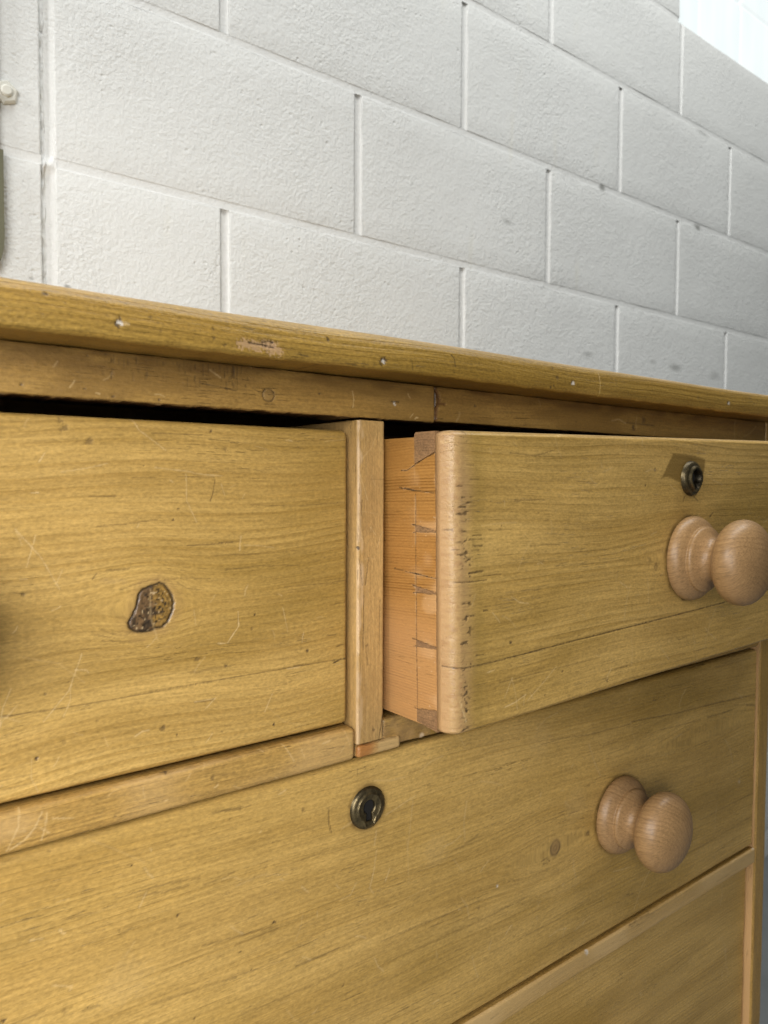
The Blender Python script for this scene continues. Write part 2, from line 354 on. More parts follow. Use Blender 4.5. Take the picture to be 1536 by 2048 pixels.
  ('s',0.00057,0.4,[(0.37744,-0.33385),(0.37987,-0.32748)]),
  ('s',0.00057,0.4,[(0.42905,-0.32116),(0.43181,-0.31711)]),
  ('s',0.0006,0.35,[(0.47507,-0.35573),(0.49404,-0.35039)]),
  ('s',0.00064,0.4,[(0.28335,-0.21008),(0.30789,-0.20365)]),
  ('s',0.00045,0.35,[(0.30189,-0.23816),(0.30581,-0.2064)]),
  ('s',0.00069,0.4,[(0.07712,-0.21174),(0.08247,-0.21283)]),
  ('s',0.00071,0.4,[(0.08651,-0.23694),(0.09428,-0.2407)]),
  ('s',0.0005,0.5,[(0.1334,-0.18547),(0.13389,-0.18742)]),
  ('s',0.00057,0.5,[(0.20809,-0.22603),(0.21003,-0.22755)]),
  ('s',0.00055,0.5,[(0.19482,-0.19559),(0.19607,-0.19511)]),
  ('w',0.00143,0.7,[(0.38537,-0.28992)]),
  ('w',0.0025,0.3,[(0.73226,-0.299)]),
  ('k',0.00652,0.8,[(0.44901,-0.28304),(0.44833,-0.27892)]),
  ('b',0.01493,0.1,[(0.42973,-0.19335)]),
  ('b',0.0157,0.1,[(0.47248,-0.25414)]),
  ('b',0.01489,0.1,[(0.12024,-0.24859)]),
  ('b',0.01328,0.1,[(0.32563,-0.2454)])],
 'RD':[('d',0.00084,0.765,[(0.28708,-0.0033),(0.28851,-0.00332),(0.28995,-0.00334)]),
  ('d',0.00084,0.68,[(0.28933,-0.00978),(0.29078,-0.00981),(0.29223,-0.00983)]),
  ('d',0.00126,0.765,[(0.28776,-0.01507),(0.29035,-0.01512),(0.29297,-0.01517)]),
  ('d',0.0014,0.8075,[(0.28745,-0.01899),(0.29033,-0.01905),(0.29324,-0.01911)]),
  ('d',0.00071,0.51,[(0.29657,0.00018),(0.29982,0.00013),(0.3031,9e-05)]),
  ('d',0.00062,0.51,[(0.29629,-0.01483),(0.29895,-0.01488),(0.30163,-0.01493)]),
  ('d',0.00071,0.595,[(0.29846,-0.03177),(0.30204,-0.03187),(0.30566,-0.03196)]),
  ('d',0.00063,0.51,[(0.29845,-0.03377),(0.30203,-0.03387),(0.30565,-0.03397)]),
  ('d',0.00086,0.595,[(0.29813,-0.03777),(0.30201,-0.03789),(0.30593,-0.038)]),
  ('d',0.00057,0.51,[(0.29703,-0.04023),(0.3,-0.04032),(0.303,-0.04041)]),
  ('d',0.00074,0.68,[(0.29009,-0.06982),(0.29272,-0.06994),(0.29537,-0.07005)]),
  ('d',0.00113,0.8075,[(0.28906,-0.09282),(0.2914,-0.09294),(0.29376,-0.09306)]),
  ('d',0.00086,0.68,[(0.29395,-0.07746),(0.29661,-0.07758),(0.2993,-0.07771)]),
  ('d',0.00101,0.765,[(0.30688,-0.07583),(0.30872,-0.07592),(0.31057,-0.076)]),
  ('d',0.00058,0.51,[(0.3075,-0.07361),(0.30996,-0.07373),(0.31243,-0.07384)]),
  ('d',0.00056,0.425,[(0.2937,0.00838),(0.29633,0.00835),(0.29898,0.00833)]),
  ('d',0.00056,0.595,[(0.28609,-0.03486),(0.28753,-0.0349),(0.28897,-0.03494)]),
  ('d',0.00056,0.595,[(0.28492,-0.03899),(0.28635,-0.03903),(0.28779,-0.03907)]),
  ('d',0.00056,0.595,[(0.28263,-0.02764),(0.28376,-0.02767),(0.2849,-0.0277)]),
  ('d',0.00056,0.595,[(0.2869,-0.04196),(0.28863,-0.04202),(0.29037,-0.04207)]),
  ('d',0.00053,0.3825,[(0.31117,-0.02952),(0.32052,-0.02977),(0.33013,-0.03002)]),
  ('d',0.00055,0.34,[(0.33341,-0.01276),(0.34672,-0.01302),(0.36052,-0.01328)]),
  ('d',0.00056,0.34,[(0.34673,-0.04093),(0.36058,-0.04137),(0.37496,-0.04184)]),
  ('d',0.00059,0.425,[(0.31837,-0.04461),(0.32472,-0.04482),(0.33119,-0.04503)]),
  ('d',0.00058,0.425,[(0.30677,-0.05543),(0.31416,-0.05571),(0.32171,-0.056)]),
  ('d',0.00058,0.2975,[(0.37136,-0.05562),(0.38997,-0.05636),(0.40951,-0.05714)]),
  ('d',0.00055,0.34,[(0.33664,-0.06755),(0.34673,-0.06799),(0.35711,-0.06846)]),
  ('d',0.00058,0.595,[(0.30068,-0.10106),(0.3037,-0.10123),(0.30676,-0.10141)]),
  ('d',0.00129,0.85,[(0.29518,-0.05307),(0.29993,-0.05265),(0.30637,-0.05266)]),
  ('d',0.00091,0.75,[(0.28507,-0.05719),(0.29594,-0.058),(0.3092,-0.05816)]),
  ('d',0.00068,0.85,[(0.27413,-0.10432),(0.29288,-0.10698),(0.31987,-0.10713),(0.39024,-0.10564),(0.49173,-0.10446),(0.58189,-0.10281),(0.65276,-0.10063)]),
  ('d',0.00075,0.7,[(0.5194,-0.01598),(0.51742,-0.01965)]),
  ('d',0.00076,0.7,[(0.53194,-0.01635),(0.53771,-0.01995)]),
  ('d',0.00117,0.7,[(0.55551,-0.03301),(0.55991,-0.03008)]),
  ('d',0.00036,0.5,[(0.32913,0.01559),(0.35124,0.01361),(0.36992,0.01741)]),
  ('d',0.00047,0.4,[(0.32026,-0.1204),(0.36551,-0.12074),(0.41679,-0.12114)]),
  ('d',0.00114,0.7,[(0.28951,-0.14274),(0.29465,-0.14185)]),
  ('o',0.00143,0.6,[(0.48027,0.00411)]),
  ('o',0.00106,0.7,[(0.46867,-0.00672)]),
  ('o',0.00361,0.45,[(0.4827,-0.06542)]),
  ('o',0.00286,0.3,[(0.47444,-0.06075)]),
  ('o',0.00105,0.9,[(0.33023,-0.09792)]),
  ('o',0.0008,0.7,[(0.37773,-0.12384)]),
  ('o',0.00102,0.6,[(0.42525,-0.13869)]),
  ('o',0.00057,0.8,[(0.29645,-0.10528)]),
  ('o',0.00057,0.7,[(0.29554,-0.12514)]),
  ('o',0.00059,0.7,[(0.32222,-0.02751)]),
  ('o',0.00063,0.7,[(0.36076,-0.13612)]),
  ('s',0.00057,0.55,[(0.28806,-0.12568),(0.29036,-0.13221),(0.29269,-0.13822)]),
  ('s',0.00079,0.45,[(0.54952,-0.11869),(0.55788,-0.12541),(0.56869,-0.13179)]),
  ('s',0.00077,0.35,[(0.5328,-0.11639),(0.53446,-0.12671),(0.5368,-0.13485)]),
  ('s',0.00074,0.45,[(0.48819,-0.12464),(0.49482,-0.13125),(0.50019,-0.13586)]),
  ('s',0.00068,0.5,[(0.42413,-0.13814),(0.42633,-0.13406),(0.42967,-0.13084)]),
  ('s',0.0006,0.55,[(0.32407,-0.13624),(0.33324,-0.13505),(0.3431,-0.13205)]),
  ('s',0.00053,0.5,[(0.31408,-0.07776),(0.32036,-0.0845)]),
  ('s',0.0006,0.4,[(0.41842,0.00293),(0.42938,0.00618)]),
  ('s',0.00045,0.4,[(0.32452,-0.13026),(0.33107,-0.11934)]),
  ('s',0.00049,0.4,[(0.34675,-0.13151),(0.34951,-0.13612)]),
  ('s',0.00059,0.5,[(0.30979,-0.11255),(0.31605,-0.11216)]),
  ('s',0.00063,0.4,[(0.64011,-0.14671),(0.6142,-0.14698)]),
  ('s',0.00067,0.4,[(0.6053,-0.1297),(0.62382,-0.12933)]),
  ('P',0.00037,0.8,[(0.50259,0.01636),(0.53335,0.01466),(0.54776,0.01165),(0.54384,-0.00596),(0.51647,-0.00658),(0.49636,-0.0011),(0.48799,-0.00207)])],
 'TOP':[('o',0.00222,0.9,[(0.10964,0.06769)]),
  ('w',0.00131,1,[(0.10986,0.06771)]),
  ('o',0.00259,0.9,[(0.25489,0.06534)]),
  ('w',0.00153,1,[(0.25524,0.06537)]),
  ('o',0.00155,0.9,[(0.41885,0.06736)]),
  ('w',0.00172,1,[(0.41939,0.06741)]),
  ('o',0.00155,0.9,[(0.63046,0.06779)]),
  ('w',0.00173,1,[(0.6313,0.06784)]),
  ('s',0.00131,0.6,[(0.11203,0.06778),(0.11356,0.06777)]),
  ('q',0.0032,0.6,[(0.1679,0.06576),(0.17462,0.06557),(0.1829,0.06528),(0.18855,0.06417)]),
  ('q',0.00248,0.6,[(0.18151,0.06684),(0.18656,0.06692)]),
  ('d',0.00074,0.9,[(0.17165,0.06668),(0.17599,0.06645),(0.18628,0.06565)]),
  ('d',0.00099,0.9,[(0.17929,0.06756),(0.18235,0.06841),(0.18543,0.06803)]),
  ('o',0.00103,0.7,[(0.07939,0.0757)]),
  ('o',0.00082,0.6,[(0.08055,0.07568)]),
  ('o',0.00131,0.8,[(0.21842,0.0734)]),
  ('o',0.00169,0.6,[(0.4029,0.06973)]),
  ('o',0.00134,0.7,[(0.39686,0.06287)]),
  ('o',0.00101,0.6,[(0.39992,0.06412)]),
  ('o',0.00071,0.7,[(0.15364,0.07066)]),
  ('o',0.00083,0.6,[(0.15387,0.06672)]),
  ('o',0.00095,0.5,[(0.15949,0.06361)]),
  ('o',0.00067,0.5,[(0.12365,0.07218)]),
  ('o',0.00082,0.3,[(0.07812,0.06679)]),
  ('o',0.0009,0.4,[(0.1282,0.067)]),
  ('o',0.00078,0.5,[(0.21378,0.05916)]),
  ('o',0.00168,0.4,[(0.39913,0.07608)]),
  ('o',0.00206,0.4,[(0.58197,0.06905)]),
  ('o',0.00063,0.3,[(0.08756,0.07325)]),
  ('o',0.00081,0.4,[(0.23287,0.0642)]),
  ('d',0.00041,0.7,[(0.20165,0.06332),(0.20614,0.06328)]),
  ('d',0.00053,0.7,[(0.21378,0.05994),(0.22383,0.05934)]),
  ('d',0.00048,0.6,[(0.22962,0.06175),(0.23784,0.06149)]),
  ('d',0.00054,0.7,[(0.30683,0.07408),(0.30889,0.07251),(0.30936,0.06751)]),
  ('d',0.00046,0.5,[(0.27583,0.06629),(0.27661,0.06239)]),
  ('d',0.00031,0.5,[(0.1102,0.05825),(0.13046,0.0583)]),
  ('d',0.00036,0.4,[(0.19869,0.05947),(0.21378,0.0589)]),
  ('d',0.00046,0.4,[(0.29769,0.06786),(0.34854,0.06812)])],
 'TR':[('g',0.00352,1,[(0.19949,0.04558)]),
  ('o',0.00088,0.95,[(0.07653,0.04139)]),
  ('o',0.00069,0.9,[(0.10311,0.04151)]),
  ('o',0.00069,0.7,[(0.10485,0.05683)]),
  ('o',0.00117,0.8,[(0.3564,0.04975)]),
  ('o',0.00071,0.9,[(0.23254,0.04884)]),
  ('o',0.00114,0.6,[(0.46398,0.04498)]),
  ('o',0.00095,0.6,[(0.11632,0.03878)]),
  ('o',0.00074,0.7,[(0.13866,0.03868)]),
  ('o',0.00332,0.5,[(0.55243,0.0508)]),
  ('o',0.00246,0.7,[(0.53848,0.04395)]),
  ('w',0.00153,0.9,[(0.28666,0.04709)]),
  ('d',0.00092,0.8,[(0.28431,0.04784),(0.2898,0.04791)]),
  ('d',0.00039,0.2905568550697762,[(0.12745,0.05806),(0.12764,0.05688)]),
  ('d',0.0005,0.21043258524987912,[(0.17231,0.0534),(0.17208,0.05042)]),
  ('d',0.00065,0.217702466306734,[(0.12579,0.05085),(0.12567,0.04719)]),
  ('d',0.00041,0.36204815930195794,[(0.15778,0.05055),(0.15785,0.04645)]),
  ('d',0.00072,0.4529194595647791,[(0.14809,0.05796),(0.14811,0.05693)]),
  ('d',0.00067,0.32793033136646305,[(0.13218,0.05193),(0.13211,0.04798)]),
  ('d',0.00069,0.16513346417528696,[(0.15555,0.05895),(0.1553,0.05718)]),
  ('d',0.00051,0.49904760596023934,[(0.15777,0.05784),(0.1576,0.05553)]),
  ('d',0.0005,0.41142993834666186,[(0.1408,0.05745),(0.1407,0.05583)]),
  ('d',0.00046,0.4178067844641965,[(0.15226,0.05397),(0.15231,0.05276)]),
  ('d',0.00038,0.3940521585115314,[(0.12756,0.05868),(0.12773,0.05656)]),
  ('d',0.00051,0.48810236493884296,[(0.1858,0.04989),(0.18595,0.04878)]),
  ('d',0.00048,0.21699532168305874,[(0.14058,0.05168),(0.14052,0.0479)]),
  ('d',0.00036,0.16567901752274383,[(0.12017,0.0564),(0.12,0.05466)]),
  ('d',0.00077,0.2983833817451107,[(0.17091,0.05867),(0.17074,0.0569)]),
  ('d',0.00041,0.16431232833251738,[(0.11469,0.05861),(0.11465,0.05585)]),
  ('d',0.00064,0.29326243086207104,[(0.12838,0.05388),(0.12859,0.05117)]),
  ('d',0.00053,0.23700509091170485,[(0.14587,0.05813),(0.14607,0.0573)]),
  ('d',0.00048,0.22282292261951012,[(0.17497,0.0595),(0.17481,0.05688)]),
  ('d',0.00061,0.4966997496738892,[(0.17832,0.05947),(0.17824,0.0532)]),
  ('d',0.00059,0.18251801580591237,[(0.18103,0.05071),(0.18085,0.04693)]),
  ('d',0.00065,0.4298266307655284,[(0.17865,0.0501),(0.17872,0.04784)]),
  ('d',0.00049,0.47297998694526877,[(0.17356,0.05756),(0.1738,0.05266)]),
  ('d',0.00037,0.46463940267891457,[(0.11567,0.05034),(0.11546,0.04719)]),
  ('d',0.00065,0.34922207754302126,[(0.18704,0.05415),(0.18718,0.05249)]),
  ('d',0.0004,0.4567482545231928,[(0.1834,0.05966),(0.18317,0.05571)]),
  ('d',0.00073,0.2205843069155925,[(0.17311,0.05035),(0.17319,0.04734)]),
  ('d',0.00056,0.15923771059249492,[(0.13447,0.05104),(0.13421,0.04845)]),
  ('d',0.00043,0.2768993890128394,[(0.15518,0.05683),(0.1553,0.05411)]),
  ('d',0.00041,0.34018253690614864,[(0.14944,0.05689),(0.14935,0.05347)]),
  ('d',0.00076,0.1832918847130089,[(0.17122,0.05884),(0.17099,0.05499)]),
  ('d',0.00071,0.4218051832577867,[(0.1573,0.0521),(0.15705,0.04955)]),
  ('d',0.00056,0.42942210469694364,[(0.17933,0.05869),(0.17912,0.0529)]),
  ('d',0.00053,0.33965206102144846,[(0.17872,0.05916),(0.17894,0.05527)]),
  ('d',0.00057,0.4004553307618852,[(0.16473,0.05856),(0.1647,0.05446)]),
  ('d',0.00063,0.495031665283309,[(0.11583,0.05671),(0.11587,0.05492)]),
  ('d',0.00056,0.46899284570603583,[(0.16192,0.05853),(0.16178,0.0525)]),
  ('d',0.00045,0.4198647499753597,[(0.1781,0.05156),(0.17801,0.04891)]),
  ('d',0.00069,0.21218404769806712,[(0.16072,0.05923),(0.16092,0.05728)]),
  ('d',0.0004,0.29089160618177645,[(0.13767,0.05826),(0.13787,0.05558)]),
  ('d',0.00037,0.15703499789071965,[(0.12327,0.05301),(0.12347,0.05108)]),
  ('d',0.00045,0.354459082301431,[(0.17482,0.05067),(0.1748,0.04618)]),
  ('d',0.00042,0.37804462475848,[(0.15347,0.051),(0.15354,0.04662)]),
  ('d',0.00074,0.2921389938023943,[(0.16763,0.05699),(0.16768,0.05416)]),
  ('d',0.00052,0.3693788542256971,[(0.18068,0.05298),(0.18096,0.05112)]),
  ('d',0.00051,0.2940475553709794,[(0.18089,0.05839),(0.18058,0.05268)]),
  ('d',0.00049,0.4828731409164234,[(0.12362,0.05718),(0.12365,0.05458)]),
  ('d',0.00069,0.3613312663784893,[(0.12159,0.05638),(0.12146,0.05262)]),
  ('d',0.00067,0.4222716273605869,[(0.11696,0.05848),(0.11676,0.05492)]),
  ('d',0.00065,0.3882437278869372,[(0.12761,0.05647),(0.12762,0.05525)]),
  ('d',0.00044,0.16111215600546352,[(0.18623,0.05804),(0.18612,0.0567)]),
  ('d',0.00067,0.39569413036341583,[(0.11911,0.05631),(0.11921,0.05473)]),
  ('d',0.0006,0.39281667024574685,[(0.1601,0.05043),(0.1602,0.04688)]),
  ('d',0.00056,0.17373041832141004,[(0.15179,0.05894),(0.1516,0.05544)]),
  ('d',0.00073,0.26494772478634326,[(0.17876,0.05841),(0.17868,0.05347)]),
  ('d',0.00072,0.20337958321002808,[(0.14159,0.05674),(0.14141,0.05593)]),
  ('d',0.00058,0.4014900176695254,[(0.17646,0.05335),(0.17627,0.05029)]),
  ('d',0.00076,0.28281040875375685,[(0.17446,0.05114),(0.17463,0.04679)]),
  ('d',0.00075,0.2568018512849588,[(0.1752,0.05927),(0.17527,0.0547)]),
  ('d',0.00049,0.4502873478889269,[(0.18073,0.05953),(0.1808,0.05486)]),
  ('d',0.00067,0.4620675335274056,[(0.13272,0.0517),(0.13289,0.0496)]),
  ('d',0.0006,0.4956053915196369,[(0.17948,0.05116),(0.17938,0.0479)]),
  ('d',0.00057,0.23745623241095967,[(0.11619,0.0523),(0.11603,0.04956)]),
  ('d',0.0004,0.49248087526160145,[(0.11545,0.05057),(0.11557,0.04736)]),
  ('d',0.00061,0.15639300839389852,[(0.14835,0.05686),(0.14845,0.05412)]),
  ('d',0.00067,0.4119371516312452,[(0.11292,0.05866),(0.11305,0.05689)]),
  ('d',0.00051,0.49121044443825,[(0.13207,0.05748),(0.13219,0.05667)]),
  ('d',0.00067,0.30309072258059483,[(0.17771,0.05747),(0.1775,0.05195)]),
  ('d',0.00062,0.2924894353931128,[(0.11169,0.0505),(0.11173,0.04867)]),
  ('d',0.00059,0.1605289261122306,[(0.1759,0.05768),(0.17576,0.05505)]),
  ('d',0.00041,0.7,[(0.16094,0.04858),(0.17113,0.04762),(0.18021,0.04625)]),
  ('d',0.00032,0.5,[(0.18986,0.04885),(0.19374,0.04649),(0.19494,0.04524)]),
  ('f',0.0016,0.9,[(0.32224,0.05743),(0.32489,0.05156),(0.32237,0.04501),(0.32118,0.03664)]),
  ('f',0.00129,0.8,[(0.32535,0.04903),(0.3297,0.04932)]),
  ('d',0.00048,0.7,[(0.32139,0.0561),(0.32107,0.04652),(0.32075,0.03662)]),
  ('s',0.00047,0.5,[(0.11032,0.03951),(0.10872,0.03986)]),
  ('s',0.00046,0.5,[(0.09916,0.04507),(0.09693,0.04148)]),
  ('s',0.00039,0.4,[(0.16562,0.05584),(0.17115,0.0525)]),
  ('s',0.00044,0.5,[(0.25514,0.05198),(0.25624,0.04681),(0.25554,0.04238)]),
  ('s',0.00062,0.5,[(0.29907,0.03893),(0.30149,0.04124)]),
  ('d',0.00103,0.5,[(0.52797,0.04749),(0.56716,0.04697)])],
 'MR':[('o',0.00114,0.5,[(0.08253,-0.15511)]),
  ('o',0.00131,0.5,[(0.16594,-0.15715)]),
  ('o',0.00073,0.6,[(0.11522,-0.16345)]),
  ('o',0.00101,0.8,[(0.14132,-0.14882)]),
  ('s',0.0009,0.45,[(0.08236,-0.1525),(0.0793,-0.15861),(0.07505,-0.16315),(0.06884,-0.16586)]),
  ('s',0.0005,0.5,[(0.14018,-0.16239),(0.14148,-0.16222)]),
  ('s',0.00053,0.5,[(0.16733,-0.1623),(0.16904,-0.16139)]),
  ('s',0.00088,0.6,[(0.23464,-0.15325),(0.23986,-0.15288)]),
  ('s',0.00055,0.5,[(0.19393,-0.14812),(0.20643,-0.14804)]),
  ('d',0.00034,0.5,[(0.10591,-0.15288),(0.12013,-0.15413)]),
  ('d',0.00037,0.5,[(0.16736,-0.15615),(0.17889,-0.15704)]),
  ('d',0.00041,0.5,[(0.23292,-0.1567),(0.25055,-0.15817)]),
  ('d',0.00033,0.4,[(0.12738,-0.16984),(0.14537,-0.16972)]),
  ('d',0.00055,0.8,[(0.13899,-0.14826),(0.14237,-0.14856)])],
 'LR':[('w',0.00307,0.8,[(0.76091,-0.37384)]),
  ('w',0.0024,0.8,[(0.48756,-0.37741)]),
  ('w',0.00126,0.4,[(0.53163,-0.39258)]),
  ('o',0.00093,0.8,[(0.41918,-0.39075)]),
  ('s',0.00168,0.4,[(0.52457,-0.38983),(0.53871,-0.39319)]),
  ('s',0.00137,0.4,[(0.61505,-0.39169),(0.62498,-0.39152)])],
 'DV':[('o',0.00119,0.9,[(0.26027,-0.0409)]),
  ('o',0.00122,0.7,[(0.27249,-0.15299)]),
  ('o',0.00091,0.5,[(0.26688,-0.09976)]),
  ('d',0.0006,0.6,[(0.2641,-0.06911),(0.26384,-0.09026),(0.26353,-0.10235)]),
  ('d',0.00048,0.6,[(0.26772,-0.04672),(0.26519,-0.06316)]),
  ('d',0.00048,0.6,[(0.26104,-0.04782),(0.26296,-0.06298)]),
  ('d',0.00055,0.5,[(0.27623,-0.07328),(0.27571,-0.11329)]),
  ('d',0.00054,0.5,[(0.26575,-0.09961),(0.26732,-0.11204)]),
  ('d',0.0006,0.6,[(0.26234,-0.01202),(0.26201,-0.02096)]),
  ('d',0.00092,0.6,[(0.27902,-0.14494),(0.276,-0.15994)]),
  ('s',0.00054,0.6,[(0.26875,-0.02866),(0.27293,-0.03336)]),
  ('s',0.00045,0.5,[(0.2608,0.00284),(0.26642,-0.01207)])],
}


BLK = np.array([.045, .028, .014]); LITE = np.array([.70, .50, .24]); WHITE = np.array([.62, .56, .47])
def over(mk, col, a):
    a = np.clip(a, 0, 1); oa = mk[..., 3]; na = a + oa * (1 - a)
    col = np.asarray(col)
    mk[..., :3] = np.where(na[..., None] > 1e-5, (col * a[..., None] + mk[..., :3] * (oa * (1 - a))[..., None]) / np.maximum(na, 1e-5)[..., None], mk[..., :3]); mk[..., 3] = na
def apply_marks(X, Z, marks, res, mk, hg):
    for i, (t, wd, al, pts) in enumerate(marks):
        pa = np.array(pts); m = max(wd * 3, .004) + (.02 if t in 'KkPq' else 0)
        sel = (X > pa[:, 0].min() - m) & (X < pa[:, 0].max() + m) & (Z > pa[:, 1].min() - m) & (Z < pa[:, 1].max() + m)
        if not sel.any(): continue
        ii = np.where(sel.any(1))[0]; jj = np.where(sel.any(0))[0]; sl = (slice(ii[0], ii[-1] + 1), slice(jj[0], jj[-1] + 1))
        x, z = X[sl], Z[sl]; k = mk[sl]; h = hg[sl]
        jag = (vnoise(x, z, 3 + i % 5, 1400) - .5)
        if t in 'ds':
            hw = max(wd * .5, res * .55); al2 = al * min(1, wd * .5 / (res * .55) + .25)
            d = polydist(x, z, pts) + jag * hw * .9
            a = (1 - sst(hw * .5, hw * 1.5, d)) * al2 * (.65 + .6 * vnoise(x, z, i, 420))
            over(k, BLK if t == 'd' else LITE, a); h -= a * (.00025 if t == 'd' else .00005)
        elif t in 'owb':
            d = polydist(x, z, pts) / wd + jag * (1.0 if t != 'b' else .3) + (vnoise(x, z, i + 9, 700) - .5) * .6
            a = (1 - sst(.45, 1.1, d)) * al
            col = {'o': BLK * 1.6, 'w': WHITE, 'b': np.array([.55, .40, .20])}[t]
            over(k, col, a); h -= a * {'o': .0004, 'w': .0002, 'b': 0}[t]
        elif t == 'q':
            d = polydist(x, z, pts) / wd + jag * 1.2
            over(k, np.array([.52, .33, .19]), (1 - sst(.5, .9, d)) * al); h -= (1 - sst(.5, .9, d)) * .0003
        elif t == 'h':
            d = polydist(x, z, pts) / wd + jag; over(k, np.array([.28, .19, .10]), (1 - sst(1, 2.6, d)) * al * vnoise(x, z, 5, 900))
        elif t == 'f':
            d = polydist(x, z, pts) / wd + jag * .9; over(k, np.array([.12, .055, .018]), (1 - sst(.4, 1.0, d)) * al); h -= (1 - sst(.4, 1, d)) * .0008
        elif t == 'g':
            r = polydist(x, z, pts) / wd; ring = np.exp(-((r - 1) / .1) ** 2); over(k, BLK, ring * .85 * (.6 + .7 * vnoise(x, z, 2, 600))); h -= ring * .0006
            inn = 1 - sst(.85, .95, r); over(k, np.array([.25, .15, .05]), inn * (.42 + .3 * (np.sin((x - pts[0][0]) * 2600 + (z - pts[0][1]) * 5200 + 8 * r * r) > .3)))
        elif t == 'P':
            d = polydist(x, z, pts + pts[:1]); s = np.where(inside(x, z, pts), -d, d); over(k, np.array([.17, .10, .022]), (1 - sst(-.0012, .0008, s + jag * .001)) * al)
        elif t == 'k':
            cx, cz = pa.mean(0); r = np.hypot((x - cx) / .95, z - cz) / wd + (vnoise(x, z, 8, 300) - .5) * .12
            over(k, np.array([.30, .18, .07]), (1 - sst(.6, 1.35, r)) * .7); over(k, BLK * 1.5, np.exp(-((r - .85) / .16) ** 2) * .8 * (.4 + .6 * vnoise(x, z, 4, 250))); over(k, np.array([.16, .09, .035]), np.exp(-((r - .3) / .15) ** 2) * .5)
        elif t == 'K':
            pl = list(pts); d = polydist(x, z, pl + pl[:1]); s = np.where(inside(x, z, pl), -d, d) + (vnoise(x, z, 6, 900) - .5) * .0004
            halo = (1 - sst(0, .0075, s)) * .55; over(k, np.array([.30, .175, .07]), halo * (.4 + .6 * vnoise(x, z, 7, 260)))
            ins = 1 - sst(-.0003, .0003, s); cx = pa[:, 0].mean() + .0008
            right = sst(-.002, .004, x - cx + (vnoise(x, z, 3, 400) - .5) * .006)
            base = np.array([.125, .072, .032])[None, None] * (1 - right[..., None]) + np.array([.27, .155, .036])[None, None] * right[..., None]
            base = base * (.55 + .9 * vnoise(x, z, 12, 900))[..., None]
            over(k, base, ins * .97)
            dots = sst(.60, .74, vnoise(x, z, 14, 1100)) * (1 - sst(-.0035, -.0012, s)); over(k, BLK * .7, ins * dots * .95)
            rr = np.exp(-((np.mod(-s, .0019) - .0009) / .00028) ** 2) * right * (s > -.0046); over(k, BLK, ins * rr * .55)
            blots = sst(.55, .7, vnoise(x, z, 15, 330)) * (1 - right); over(k, np.array([.03, .022, .014]), ins * blots * .7)
            over(k, np.array([.50, .36, .19]), ins * sst(.8, .9, vnoise(x, z, 17, 700)) * .8)
            ol = np.exp(-((s - .0) / .00062) ** 2); over(k, BLK * .45, ol * .97); h -= ol * .0007; h -= ins * (.0001 + .0003 * vnoise(x, z, 18, 900))

